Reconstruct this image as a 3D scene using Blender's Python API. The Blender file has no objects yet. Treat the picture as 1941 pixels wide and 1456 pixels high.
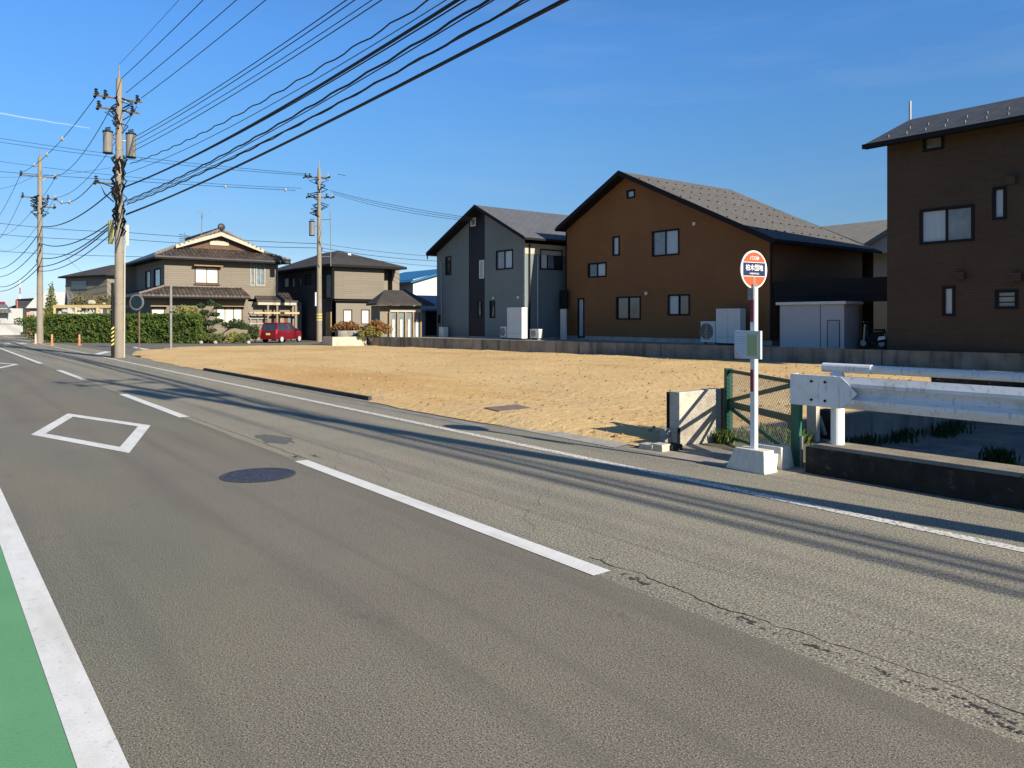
import bpy, bmesh, math, random
from mathutils import Vector, Matrix
rnd = random.Random(7)
R = math.radians
S = bpy.context.scene

# ------------------------------------------------------------------ camera, sky, sun, exposure
# world axes: x runs along the road (towards the camera's right), y across it, z up
CAM_H = 1.65
cam = bpy.data.cameras.new('camera'); camo = bpy.data.objects.new('camera', cam)
S.collection.objects.link(camo); S.camera = camo
camo.location = (0, 0, CAM_H); camo.rotation_euler = (R(90), 0, math.atan2(.7935, .6085))
cam.sensor_width = 36; cam.lens = 36*1458/1941; cam.shift_y = -(728-605)/1941
cam.clip_start = .1; cam.clip_end = 20000
SUN_EL = R(25); SX, SY = .9905, .138
W = bpy.data.worlds.new('World'); S.world = W; W.use_nodes = True
nt = W.node_tree; nt.nodes.clear()
out = nt.nodes.new('ShaderNodeOutputWorld'); bg = nt.nodes.new('ShaderNodeBackground')
sky = nt.nodes.new('ShaderNodeTexSky'); sky.sky_type = 'NISHITA'; sky.sun_disc = False
sky.sun_elevation = SUN_EL; sky.sun_rotation = math.atan2(SX, SY)
sky.air_density = 1.0; sky.dust_density = .15; sky.ozone_density = 3.0; sky.altitude = 0
bg.inputs[1].default_value = .060
# the clear dry-day blue of the place: deeper overhead, softer towards the horizon
tcw = nt.nodes.new('ShaderNodeTexCoord'); sxyz = nt.nodes.new('ShaderNodeSeparateXYZ'); nt.links.new(tcw.outputs['Generated'], sxyz.inputs[0])
rmp = nt.nodes.new('ShaderNodeValToRGB'); nt.links.new(sxyz.outputs[2], rmp.inputs[0]); el = rmp.color_ramp.elements
el[0].position = .0; el[0].color = (.34, .40, .56, 1); el[1].position = .75; el[1].color = (.36, .45, .55, 1)
for p_, c_ in ((.05, (.38, .46, .64)), (.08, (.33, .41, .53)), (.11, (.31, .40, .50)), (.23, (.32, .51, .66)), (.34, (.33, .58, .82))):
    e_ = rmp.color_ramp.elements.new(p_); e_.color = (*c_, 1)
vm = nt.nodes.new('ShaderNodeVectorMath'); vm.operation = 'MULTIPLY'; vs_ = nt.nodes.new('ShaderNodeVectorMath'); vs_.operation = 'SCALE'; vs_.inputs['Scale'].default_value = 2.0
nt.links.new(sky.outputs[0], vm.inputs[0]); nt.links.new(rmp.outputs[0], vm.inputs[1]); nt.links.new(vm.outputs[0], vs_.inputs[0])
wn = nt.nodes.new('ShaderNodeTexNoise'); wn.inputs['Scale'].default_value = 2.2; wn.inputs['Detail'].default_value = 6; wn.inputs['Roughness'].default_value = .62
wmp = nt.nodes.new('ShaderNodeMapping'); wmp.inputs['Scale'].default_value = (1, 1, 7); nt.links.new(tcw.outputs['Generated'], wmp.inputs[0]); nt.links.new(wmp.outputs[0], wn.inputs[0])
wr = nt.nodes.new('ShaderNodeMapRange'); wr.inputs[1].default_value = .52; wr.inputs[2].default_value = .80; wr.inputs[4].default_value = .13; nt.links.new(wn.outputs['Fac'], wr.inputs[0])
wx = nt.nodes.new('ShaderNodeMix'); wx.data_type = 'RGBA'; nt.links.new(wr.outputs[0], wx.inputs[0]); nt.links.new(vs_.outputs[0], wx.inputs[6]); wx.inputs[7].default_value = (5.2, 6.4, 7.6, 1)
nt.links.new(wx.outputs[2], bg.inputs[0]); nt.links.new(bg.outputs[0], out.inputs[0])
sun = bpy.data.lights.new('sun', 'SUN'); suno = bpy.data.objects.new('sun', sun); S.collection.objects.link(suno)
sun.energy = 4.6; sun.angle = R(.53); sun.color = (1, .90, .74)
suno.rotation_euler = Vector((SX*math.cos(SUN_EL), SY*math.cos(SUN_EL), math.sin(SUN_EL))).to_track_quat('Z', 'Y').to_euler()
suno.location = (30, 5, 20)
S.view_settings.view_transform = 'Standard'; S.view_settings.look = 'None'
S.view_settings.exposure = .88; S.view_settings.gamma = 1
S.cycles.max_bounces = 6

# ------------------------------------------------------------------ measuring helpers (photo pixel -> point in the place)
def onY(px, py, N):
    t = (px-970.5)/1458; a = N*(.6085*t-.7935)/(.6085+.7935*t); D = -.7935*a+.6085*N
    return (a, N, CAM_H+(605-py)/1458*D)
def onX(px, py, A):
    t = (px-970.5)/1458; N = A*(.6085+.7935*t)/(.6085*t-.7935); D = -.7935*A+.6085*N
    return (A, N, CAM_H+(605-py)/1458*D)
def atD(px, py, D):
    X = (px-970.5)/1458*D
    return (.6085*X-.7935*D, .7935*X+.6085*D, CAM_H+(605-py)/1458*D)
def gnd(px, py, z=0):
    return atD(px, py, 1458*(CAM_H-z)/(py-605))

# ------------------------------------------------------------------ materials
MATS = {}
def mat(name, col, rough=.8, metal=0, var=.12, scale=3, bump=0, bscale=40, spec=.3, col2=None, kind=None, detail=4, stretch=None):
    if name in MATS: return MATS[name]
    m = bpy.data.materials.new(name); m.use_nodes = True; MATS[name] = m
    t = m.node_tree; N = t.nodes; L = t.links; b = N['Principled BSDF']
    b.inputs['Roughness'].default_value = rough; b.inputs['Metallic'].default_value = metal
    b.inputs['Specular IOR Level'].default_value = spec
    tc = N.new('ShaderNodeTexCoord')
    geo = N.new('ShaderNodeNewGeometry')
    vec = geo.outputs['Position']
    if stretch:
        mp = N.new('ShaderNodeMapping'); mp.inputs['Scale'].default_value = stretch; L.new(vec, mp.inputs['Vector']); vec = mp.outputs[0]
    no = N.new('ShaderNodeTexNoise'); no.inputs['Scale'].default_value = scale; no.inputs['Detail'].default_value = detail
    L.new(vec, no.inputs['Vector'])
    cr = N.new('ShaderNodeValToRGB'); cr.color_ramp.elements[0].position = .3; cr.color_ramp.elements[1].position = .7
    c2 = col2 or tuple(min(1, v*(1+var)) for v in col); c1 = col if col2 else tuple(v*(1-var) for v in col)
    cr.color_ramp.elements[0].color = (*c1, 1); cr.color_ramp.elements[1].color = (*c2, 1)
    L.new(no.outputs['Fac'], cr.inputs['Fac'])
    colout = cr.outputs['Color']
    m['_c'] = 1
    if bump:
        n2 = N.new('ShaderNodeTexNoise'); n2.inputs['Scale'].default_value = bscale; n2.inputs['Detail'].default_value = 3
        L.new(geo.outputs['Position'], n2.inputs['Vector'])
        bp = N.new('ShaderNodeBump'); bp.inputs['Strength'].default_value = bump; bp.inputs['Distance'].default_value = .02
        L.new(n2.outputs['Fac'], bp.inputs['Height']); L.new(bp.outputs[0], b.inputs['Normal'])
    L.new(colout, b.inputs['Base Color'])
    return m
def nodes_of(m):
    t = m.node_tree; return t, t.nodes, t.links, t.nodes['Principled BSDF']
def cur_col(m):
    return [l for l in m.node_tree.links if l.to_socket.name == 'Base Color'][0].from_socket
def mixin(m, fac, col, mode='MIX'):
    """blend a second colour over the current base colour"""
    t, N, L, b = nodes_of(m); src = cur_col(m)
    mx = N.new('ShaderNodeMix'); mx.data_type = 'RGBA'; mx.blend_type = mode
    L.new(fac, mx.inputs[0]); L.new(src, mx.inputs[6])
    if hasattr(col, 'node'): L.new(col, mx.inputs[7])
    else: mx.inputs[7].default_value = (*col, 1)
    L.new(mx.outputs[2], b.inputs['Base Color'])
def ramp(m, src, p0, p1, a=0., b_=1.):
    t, N, L, b = nodes_of(m); r = N.new('ShaderNodeMapRange'); r.clamp = True
    r.inputs[1].default_value = p0; r.inputs[2].default_value = p1; r.inputs[3].default_value = a; r.inputs[4].default_value = b_
    L.new(src, r.inputs[0]); return r.outputs[0]
def noise(m, scale, detail=3, stretch=None, rough=.5):
    t, N, L, b = nodes_of(m); g = N.new('ShaderNodeNewGeometry'); v = g.outputs['Position']
    if stretch:
        mp = N.new('ShaderNodeMapping'); mp.inputs['Scale'].default_value = stretch; L.new(v, mp.inputs['Vector']); v = mp.outputs[0]
    n = N.new('ShaderNodeTexNoise'); n.inputs['Scale'].default_value = scale; n.inputs['Detail'].default_value = detail; n.inputs['Roughness'].default_value = rough
    L.new(v, n.inputs['Vector']); return n.outputs['Fac']
def voro(m, scale, feature='F1', out='Distance', stretch=None):
    t, N, L, b = nodes_of(m); g = N.new('ShaderNodeNewGeometry'); v = g.outputs['Position']
    if stretch:
        mp = N.new('ShaderNodeMapping'); mp.inputs['Scale'].default_value = stretch; L.new(v, mp.inputs['Vector']); v = mp.outputs[0]
    n = N.new('ShaderNodeTexVoronoi'); n.inputs['Scale'].default_value = scale; n.feature = feature
    L.new(v, n.inputs['Vector']); return n.outputs[out]
def bumpin(m, h, strength, dist=.01):
    t, N, L, b = nodes_of(m); bp = N.new('ShaderNodeBump'); bp.inputs['Strength'].default_value = strength; bp.inputs['Distance'].default_value = dist
    L.new(h, bp.inputs['Height'])
    ex = [l for l in L if l.to_socket == b.inputs['Normal']]
    if ex: L.new(ex[0].from_socket, bp.inputs['Normal'])
    L.new(bp.outputs[0], b.inputs['Normal'])
def brick(m, w, h, mortar=.02, offset=.5, c1=.8, c2=1., cm=.5, strength=.4, flat=False):
    """courses on upright walls (x+y along, z up) or on roofs (flat: x,y along)"""
    t, N, L, b = nodes_of(m); g = N.new('ShaderNodeNewGeometry'); sp = N.new('ShaderNodeSeparateXYZ'); L.new(g.outputs['Position'], sp.inputs[0])
    cb = N.new('ShaderNodeCombineXYZ')
    if flat: L.new(sp.outputs[0 if flat == 'x' else 1], cb.inputs[1]); L.new(sp.outputs[1 if flat == 'x' else 0], cb.inputs[0])
    else:
        ad = N.new('ShaderNodeMath'); ad.operation = 'ADD'; L.new(sp.outputs[0], ad.inputs[0]); L.new(sp.outputs[1], ad.inputs[1])
        L.new(ad.outputs[0], cb.inputs[0]); L.new(sp.outputs[2], cb.inputs[1])
    br = N.new('ShaderNodeTexBrick'); br.inputs['Scale'].default_value = 1; br.inputs['Brick Width'].default_value = w; br.inputs['Row Height'].default_value = h
    br.inputs['Mortar Size'].default_value = mortar; br.offset = offset; br.inputs['Mortar Smooth'].default_value = .2
    br.inputs['Color1'].default_value = (c1, c1, c1, 1); br.inputs['Color2'].default_value = (c2, c2, c2, 1); br.inputs['Mortar'].default_value = (cm, cm, cm, 1)
    L.new(cb.outputs[0], br.inputs['Vector'])
    one = N.new('ShaderNodeValue'); one.outputs[0].default_value = 1
    mixin(m, one.outputs[0], br.outputs['Color'], 'MULTIPLY')
    bumpin(m, br.outputs['Color'], strength, .02)

# -- road surfaces
A1 = mat('asphalt_repaved', (.172, .155, .120), .85, var=.08, scale=.9)
mixin(A1, ramp(A1, noise(A1, .55, 3, (.35, 1, 1)), .48, .62, 0, .75), (.185, .168, .118))
mixin(A1, ramp(A1, noise(A1, .5, 2, (.3, 1, 1)), .54, .66, 0, .8), (.128, .138, .104))
mixin(A1, ramp(A1, noise(A1, .8, 3, (.18, 1.6, 1)), .54, .70, 0, .75), (.120, .104, .090))
mixin(A1, ramp(A1, noise(A1, .35, 3, (.08, 2.6, 1)), .55, .68, 0, .5), (.115, .108, .09))
mixin(A1, ramp(A1, noise(A1, 100, 2, None, .8), .38, .50, .95, 0), (.035, .031, .025))
mixin(A1, ramp(A1, noise(A1, 130, 2, None, .8), .54, .64, 0, .85), (.46, .42, .35))
mixin(A1, ramp(A1, voro(A1, 30), .05, .13, .8, 0), (.04, .036, .03))
mixin(A1, ramp(A1, voro(A1, 23), .03, .07, .7, 0), (.50, .48, .42))
mixin(A1, ramp(A1, noise(A1, .6, 4, (.05, 3.2, 1)), .52, .66, 0, .55), (.115, .105, .085))
mixin(A1, ramp(A1, noise(A1, 2.2, 5, None, .7), .62, .70, 0, .35), (.09, .082, .07))
bumpin(A1, noise(A1, 140, 3), .35, .005)
A2 = mat('asphalt_old_coarse', (.27, .25, .185), .9, var=.08, scale=1.3)
mixin(A2, ramp(A2, noise(A2, 1.1, 4), .5, .66, 0, .6), (.29, .235, .19))
mixin(A2, ramp(A2, noise(A2, .9, 3, (.12, 2.2, 1)), .50, .66, 0, .65), (.175, .17, .145))
mixin(A2, ramp(A2, noise(A2, .5, 4, (.05, 6, 1)), .56, .64, 0, .55), (.13, .128, .118))
mixin(A2, ramp(A2, noise(A2, 62, 2, None, .8), .36, .52, .95, 0), (.045, .042, .034))
mixin(A2, ramp(A2, noise(A2, 75, 2, None, .7), .56, .66, 0, .9), (.62, .58, .47))
mixin(A2, ramp(A2, voro(A2, 24), .06, .16, .75, 0), (.05, .045, .036))
bumpin(A2, noise(A2, 70, 3), .5, .008)
A3 = mat('asphalt_side_street', (.165, .160, .140), .9, var=.12, scale=.7)
mixin(A3, ramp(A3, noise(A3, 60, 2), .4, .6, .5, 0), (.08, .08, .075))
PAINT = mat('road_paint_white', (.68, .68, .66), .7, var=.06, scale=6)
mixin(PAINT, ramp(PAINT, noise(PAINT, 60, 4), .62, .72, 0, .55), (.28, .27, .24))
mixin(PAINT, ramp(PAINT, noise(PAINT, 3, 5, (.3, 2, 1)), .46, .70, 0, .6), (.50, .49, .44))
mixin(PAINT, ramp(PAINT, noise(PAINT, 11, 6, None, .75), .60, .68, 0, .55), (.30, .28, .24))
bumpin(PAINT, noise(PAINT, 120, 2), .4, .004)
PAINTW = mat('road_paint_worn', (.62, .60, .55), .8, var=.06, scale=6)
mixin(PAINTW, ramp(PAINTW, noise(PAINTW, 30, 4), .52, .60, 0, .85), (.16, .15, .125))
GREEN = mat('green_pavement', (.115, .30, .145), .75, var=.07, scale=1.2)
mixin(GREEN, ramp(GREEN, noise(GREEN, 2.2, 4, (.25, 1, 1)), .48, .7, 0, .45), (.14, .35, .20))
mixin(GREEN, ramp(GREEN, noise(GREEN, 130, 2), .6, .75, 0, .35), (.05, .13, .07))
mixin(GREEN, ramp(GREEN, noise(GREEN, 1.3, 6, (.12, 3, 1), .7), .54, .66, 0, .55), (.085, .23, .12))
mixin(GREEN, ramp(GREEN, noise(GREEN, 14, 5, None, .8), .60, .70, 0, .5), (.10, .17, .11))
bumpin(GREEN, noise(GREEN, 160, 2), .4, .005)
SAND = mat('orange_sand', (.59, .41, .185), .95, var=.08, scale=.5, detail=6)
mixin(SAND, ramp(SAND, noise(SAND, .22, 3, (1, 1.6, 1)), .52, .68, 0, .75), (.47, .29, .11))
mixin(SAND, ramp(SAND, noise(SAND, 1.4, 5, (.4, 1, 1)), .50, .75, 0, .5), (.55, .41, .25))
mixin(SAND, ramp(SAND, noise(SAND, 9, 4), .56, .72, 0, .5), (.42, .26, .12))
mixin(SAND, ramp(SAND, voro(SAND, 5.5), .04, .10, .7, 0), (.22, .15, .09))
mixin(SAND, ramp(SAND, voro(SAND, 9), .03, .06, .6, 0), (.60, .55, .48))
t, N, L, b = nodes_of(SAND); g_ = N.new('ShaderNodeNewGeometry'); mp_ = N.new('ShaderNodeMapping'); mp_.inputs['Location'].default_value = (2.9, -4.4, 0); mp_.inputs['Scale'].default_value = (.15, .48, 0)
L.new(g_.outputs['Position'], mp_.inputs[0]); ln = N.new('ShaderNodeVectorMath'); ln.operation = 'LENGTH'; L.new(mp_.outputs[0], ln.inputs[0])
ad_ = N.new('ShaderNodeMath'); ad_.operation = 'ADD'; L.new(ln.outputs['Value'], ad_.inputs[0]); L.new(ramp(SAND, noise(SAND, .9, 5, (.4, 1.5, 1)), .3, .7, -.5, .5), ad_.inputs[1])
mixin(SAND, ramp(SAND, ad_.outputs[0], .7, 1.2, .6, 0), (.50, .29, .095))
bumpin(SAND, noise(SAND, 6, 5), .7, .06); bumpin(SAND, noise(SAND, 40, 3), .5, .02)
SOIL = mat('ground_soil', (.16, .14, .10), .95, var=.25, scale=.2, col2=(.09, .11, .05))
CONC = mat('concrete', (.36, .34, .30), .9, var=.15, scale=2, bump=.3, bscale=30)
mixin(CONC, ramp(CONC, noise(CONC, 5, 5, (1, 1, .3)), .5, .7, 0, .5), (.22, .205, .175))
CONCL = mat('concrete_light', (.46, .42, .34), .9, var=.1, scale=3, bump=.3, bscale=40)
mixin(CONCL, ramp(CONCL, noise(CONCL, 4, 5), .55, .7, 0, .6), (.33, .26, .19))
mixin(CONCL, ramp(CONCL, noise(CONCL, 26, 4), .58, .66, 0, .5), (.24, .23, .19))
CONCD = mat('stained_shaded_concrete', (.022, .021, .018), .95, var=.4, scale=6, bump=.8, bscale=25)  # near-black: shade of the kerb front painted in along with its stains
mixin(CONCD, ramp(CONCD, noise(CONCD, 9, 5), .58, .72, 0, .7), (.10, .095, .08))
WALLC = mat('retaining_concrete', (.20, .19, .165), .9, var=.25, scale=1.5, bump=.4, bscale=20)
mixin(WALLC, ramp(WALLC, noise(WALLC, 3.2, 5, (1, 1, .12)), .48, .66, 0, .8), (.07, .068, .06))
mixin(WALLC, ramp(WALLC, noise(WALLC, 1.1, 4), .55, .7, 0, .5), (.30, .27, .19))
POLEC = mat('pole_concrete', (.235, .205, .16), .85, var=.1, scale=2, bump=.2)
mixin(POLEC, ramp(POLEC, noise(POLEC, 2.5, 4, (1, 1, .15)), .52, .72, 0, .4), (.15, .13, .10))
DARKASPH = mat('dark_asphalt', (.15, .135, .112), .9, var=.25, scale=1.2, bump=.5, bscale=30)  # canal bed asphalt, dull grey-brown mottled by noise
mixin(DARKASPH, ramp(DARKASPH, noise(DARKASPH, 2.4, 5), .50, .70, 0, .7), (.20, .185, .155))
mixin(DARKASPH, ramp(DARKASPH, noise(DARKASPH, 8, 5, (1,.4,1)), .54, .70, 0, .6), (.06, .058, .05))
GRAVEL = mat('yard_gravel', (.24, .23, .20), .95, var=.25, scale=8, bump=.6)
# -- metals, paint, plastic
BLACKM = mat('black_metal', (.012, .012, .014), .7, var=.1, spec=.15)
WIRE = mat('black_cable', (.012, .012, .014), .6, var=.05)
GALV = mat('galvanised_steel', (.26, .26, .25), .5, .5, var=.15, scale=6)
RAILW = mat('white_rail_paint', (.66, .68, .70), .45, var=.05, scale=3)
mixin(RAILW, ramp(RAILW, noise(RAILW, 7, 5, (.5, 1, .6)), .54, .72, 0, .6), (.40, .38, .33))
mixin(RAILW, ramp(RAILW, noise(RAILW, 30, 4, (1, 1, .12)), .57, .66, 0, .45), (.33, .30, .25))
WHITEP = mat('white_paint', (.74, .74, .72), .5, var=.04)
mixin(WHITEP, ramp(WHITEP, noise(WHITEP, 9, 5, (1, 1, .3)), .6, .78, 0, .4), (.5, .48, .42))
APPL = mat('appliance_ivory', (.62, .62, .58), .55, var=.05)
REDP = mat('car_red', (.14, .004, .010), .22, var=.03, spec=.6)
RUBBER = mat('rubber', (.02, .02, .02), .85, var=.1)
GATEG = mat('gate_green', (.006, .060, .038), .45, var=.15, scale=5)
SIGNRED = mat('sign_orange_red', (.74, .085, .03), .5, var=.04)
NAVY = mat('sign_navy', (.012, .02, .075), .5, var=.05)
MAROON = mat('maroon_lettering', (.28, .03, .06), .6, var=.1)
YELLOW = mat('yellow_stripe', (.62, .50, .10), .6, var=.1)
ORANGE = mat('bollard_orange', (.72, .20, .09), .6, var=.1)
TRANSF = mat('transformer_grey', (.17, .165, .15), .55, var=.1)
GLASSD = mat('window_dark', (.025, .035, .045), .06, var=.2, spec=.9)
LACE = mat('window_lace', (.34, .40, .45), .18, var=.06, scale=1, stretch=(14, 14, .5), spec=.8)
SHOJI = mat('window_shoji', (.60, .59, .50), .35, var=.03, spec=.4)
GLASSG = mat('window_grey', (.16, .19, .21), .15, var=.2, spec=.8)
# -- walls and roofs
BROWNW = mat('brown_siding', (.205, .098, .038), .85, var=.08, scale=.6); brick(BROWNW, .30, .10, .010, .5, .95, 1.03, .80, .35)
DARKW = mat('dark_brown_siding', (.066, .048, .034), .85, var=.10, scale=.6); brick(DARKW, .45, .10, .010, .5, .93, 1.05, .78, .35)
GRAYW = mat('grey_green_siding', (.160, .190, .188), .85, var=.05, scale=.5); brick(GRAYW, .455, 3.1, .012, 0, .97, 1.02, .78, .2)
BEIGEW = mat('beige_siding', (.19, .165, .13), .85, var=.05, scale=.6); brick(BEIGEW, 3., .17, .016, .5, .94, 1.03, .72, .4)
BEIGE2 = mat('beige_render', (.205, .182, .147), .9, var=.05, scale=.8, bump=.2)
CHARW = mat('charcoal_siding', (.052, .052, .055), .85, var=.1, scale=.8); brick(CHARW, 3., .2, .014, .5, .9, 1.1, .7, .4)
CREAMW = mat('cream_wall', (.40, .38, .30), .85, var=.04)
WHITEW = mat('white_wall', (.50, .50, .48), .8, var=.04)
PURPLEK = mat('black_panel', (.012, .010, .018), .6, var=.2)
SHINGLE = mat('brown_house_shingle', (.112, .106, .098), .85, var=.10, scale=1.2); brick(SHINGLE, .32, .24, .03, .5, .88, 1.08, .74, .4, flat='y')
GREYROOF = mat('grey_metal_roof', (.105, .108, .118), .6, var=.08, scale=1); brick(GREYROOF, .45, .26, .03, .5, .92, 1.06, .7, .4, flat='y')
DARKROOF = mat('dark_slate_roof', (.060, .066, .075), .7, var=.1, scale=1); brick(DARKROOF, .6, .26, .02, .5, .9, 1.1, .7, .4, flat='x')
TILE = mat('brown_tile_roof', (.062, .048, .042), .45, var=.25, scale=3, spec=.5); brick(TILE, .30, .27, .05, 0, .7, 1.5, .45, .9, flat='y')
TILEY = mat('brown_tile_roof_side', (.062, .048, .042), .45, var=.25, scale=3, spec=.5); brick(TILEY, .30, .27, .05, 0, .7, 1.5, .45, .9, flat='x')
SLATE = mat('charcoal_roof', (.055, .048, .042), .8, var=.12, scale=1.5); brick(SLATE, .9, .3, .02, .5, .9, 1.1, .75, .3, flat='y')
GTILE = mat('grey_tile_roof', (.20, .20, .19), .6, var=.15, scale=2); brick(GTILE, .35, .35, .06, 0, .8, 1.2, .55, .6, flat='x')
BLUER = mat('blue_metal_roof', (.02, .14, .30), .45, var=.08, scale=2); brick(BLUER, .4, 8, .03, 0, .9, 1.05, .7, .3, flat='y')
RIDGET = mat('ridge_tile', (.18, .155, .13), .6, var=.4, scale=9)
REDROOF = mat('red_roof', (.24, .04, .04), .6, var=.1)
WOOD = mat('light_wood', (.27, .18, .095), .7, var=.15, scale=4)
WOODP = mat('pale_timber', (.42, .33, .17), .7, var=.1, scale=2)
WOODD = mat('dark_wood', (.10, .055, .035), .7, var=.2, scale=4)
BARK = mat('bark', (.14, .10, .07), .95, var=.3, scale=12, bump=.6)
def leafmat(name, c1, c2):
    m = mat(name, c1, .75, col2=c2, scale=1.8, detail=3, spec=.25)
    mixin(m, ramp(m, noise(m, 14, 2), .35, .65, 0, .6), tuple(v*.45 for v in c1))
    b = nodes_of(m)[3]; b.inputs['Subsurface Weight'].default_value = 0
    return m
LHEDGE = leafmat('hedge_leaves', (.045, .085, .018), (.105, .150, .022))
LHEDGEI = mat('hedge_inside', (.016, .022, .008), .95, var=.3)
LPINE = leafmat('pine_needles', (.030, .055, .020), (.055, .085, .028))
LSHRUB = leafmat('shrub_leaves', (.075, .105, .028), (.16, .18, .045))
LYEL = leafmat('yellow_green_leaves', (.19, .20, .05), (.30, .28, .08))
LOLIVE = leafmat('olive_brown_leaves', (.13, .12, .055), (.20, .16, .08))
LORANGE = leafmat('autumn_leaves', (.20, .09, .03), (.27, .15, .05))
GRASS = leafmat('weed_grass', (.08, .13, .025), (.17, .20, .04))
HILLM = mat('hazy_hill_forest', (.10, .14, .21), .95, var=.15, scale=.004)  # blue-grey carries the distance haze in the colour

# ------------------------------------------------------------------ mesh and object helpers
col = S.collection
LOC = {}
class MB:
    def __init__(s): s.v = []; s.f = []
    def quad(s, *p):
        i = len(s.v); s.v += [tuple(q) for q in p]; s.f.append(tuple(range(i, i+len(p)))); return s
    def box(s, x0, x1, y0, y1, z0, z1):
        i = len(s.v)
        s.v += [(x0,y0,z0),(x1,y0,z0),(x1,y1,z0),(x0,y1,z0),(x0,y0,z1),(x1,y0,z1),(x1,y1,z1),(x0,y1,z1)]
        for q in ((0,3,2,1),(4,5,6,7),(0,1,5,4),(1,2,6,5),(2,3,7,6),(3,0,4,7)): s.f.append(tuple(i+k for k in q))
        return s
    def hexa(s, b, t):
        i = len(s.v); s.v += [tuple(q) for q in list(b)+list(t)]
        for q in ((0,3,2,1),(4,5,6,7),(0,1,5,4),(1,2,6,5),(2,3,7,6),(3,0,4,7)): s.f.append(tuple(i+k for k in q))
        return s
    def prism(s, poly, vec):
        n = len(poly); i = len(s.v); v = Vector(vec)
        s.v += [tuple(q) for q in poly]+[tuple(Vector(q)+v) for q in poly]
        s.f.append(tuple(range(i+n-1, i-1, -1))); s.f.append(tuple(range(i+n, i+2*n)))
        for k in range(n): s.f.append((i+k, i+(k+1)%n, i+n+(k+1)%n, i+n+k))
        return s
    def cyl(s, p0, p1, r0, r1=None, seg=10, cap=True):
        r1 = r0 if r1 is None else r1; p0 = Vector(p0); p1 = Vector(p1); d = (p1-p0)
        if d.length < 1e-6: return s
        q = d.to_track_quat('Z', 'Y'); i = len(s.v)
        for p, r in ((p0, r0), (p1, r1)):
            for k in range(seg):
                a = 2*math.pi*k/seg; s.v.append(tuple(p+q@Vector((r*math.cos(a), r*math.sin(a), 0))))
        for k in range(seg): s.f.append((i+k, i+(k+1)%seg, i+seg+(k+1)%seg, i+seg+k))
        if cap: s.f.append(tuple(i+k for k in range(seg-1, -1, -1))); s.f.append(tuple(i+seg+k for k in range(seg)))
        return s
    def tube(s, pts, r, seg=6):
        pts = [Vector(p) for p in pts]; i = len(s.v); n = len(pts)
        for j, p in enumerate(pts):
            d = (pts[min(j+1, n-1)]-pts[max(j-1, 0)]); q = d.to_track_quat('Z', 'Y')
            rr = r[j] if isinstance(r, (list, tuple)) else r
            for k in range(seg):
                a = 2*math.pi*k/seg; s.v.append(tuple(p+q@Vector((rr*math.cos(a), rr*math.sin(a), 0))))
        for j in range(n-1):
            for k in range(seg):
                s.f.append((i+j*seg+k, i+j*seg+(k+1)%seg, i+(j+1)*seg+(k+1)%seg, i+(j+1)*seg+k))
        s.f.append(tuple(i+k for k in range(seg-1, -1, -1))); s.f.append(tuple(i+(n-1)*seg+k for k in range(seg)))
        return s
    def ball(s, c, r, seg=10, rings=6, sx=1, sy=1, sz=1):
        i = len(s.v)
        for a in range(rings+1):
            th = math.pi*a/rings
            for k in range(seg):
                ph = 2*math.pi*k/seg
                s.v.append((c[0]+r*sx*math.sin(th)*math.cos(ph), c[1]+r*sy*math.sin(th)*math.sin(ph), c[2]+r*sz*math.cos(th)))
        for a in range(rings):
            for k in range(seg): s.f.append((i+a*seg+k, i+a*seg+(k+1)%seg, i+(a+1)*seg+(k+1)%seg, i+(a+1)*seg+k))
        return s
    def leaf(s, c, size, flat=0):
        a = Vector((rnd.gauss(0,1), rnd.gauss(0,1), rnd.gauss(0,1)*(1-flat))).normalized()
        b = a.cross(Vector((rnd.gauss(0,1), rnd.gauss(0,1), rnd.gauss(0,1)))).normalized()
        c = Vector(c); w = size*rnd.uniform(.6, 1.3)
        s.quad(c-a*w, c+b*w*.45, c+a*w, c-b*w*.45); return s
    def xf(s, M):
        s.v = [tuple(M@Vector(p)) for p in s.v]; return s
    def build(s, name, m, parent=None, smooth=False, bevel=0):
        o0 = LOC.get(parent.name, Vector((0,0,0))) if parent else Vector((0,0,0))
        me = bpy.data.meshes.new(name); me.from_pydata([tuple(Vector(p)-o0) for p in s.v], [], s.f)
        me.materials.append(m)
        if smooth: me.polygons.foreach_set('use_smooth', [True]*len(me.polygons))
        me.update()
        o = bpy.data.objects.new(name, me); col.objects.link(o)
        if parent: o.parent = parent
        LOC[o.name] = o0.copy()
        if bevel:
            bm = bmesh.new(); bm.from_mesh(me); bmesh.ops.remove_doubles(bm, verts=bm.verts, dist=1e-5)
            bmesh.ops.bevel(bm, geom=bm.edges[:], offset=bevel, segments=2, affect='EDGES', profile=.7, clamp_overlap=True)
            bm.to_mesh(me); bm.free()
        return o
def tag(o, label=None, cat=None, group=None, kind=None):
    if label: o['label'] = label
    if cat: o['category'] = cat
    if group: o['group'] = group
    if kind: o['kind'] = kind
    return o
def thing(name, label, cat, loc, group=None):
    o = bpy.data.objects.new(name, None); col.objects.link(o); o.location = loc; o.empty_display_size = .2
    LOC[o.name] = Vector(loc); return tag(o, label, cat, group)
def copy_tree(o, parent=None):
    c = o.copy(); col.objects.link(c); c.parent = parent
    LOC[c.name] = LOC.get(o.name, Vector((0,0,0))).copy()
    for ch in list(o.children): copy_tree(ch, c)
    return c
def struct(name, mb, m, **k): return tag(mb.build(name, m, **k), kind='structure')

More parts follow.
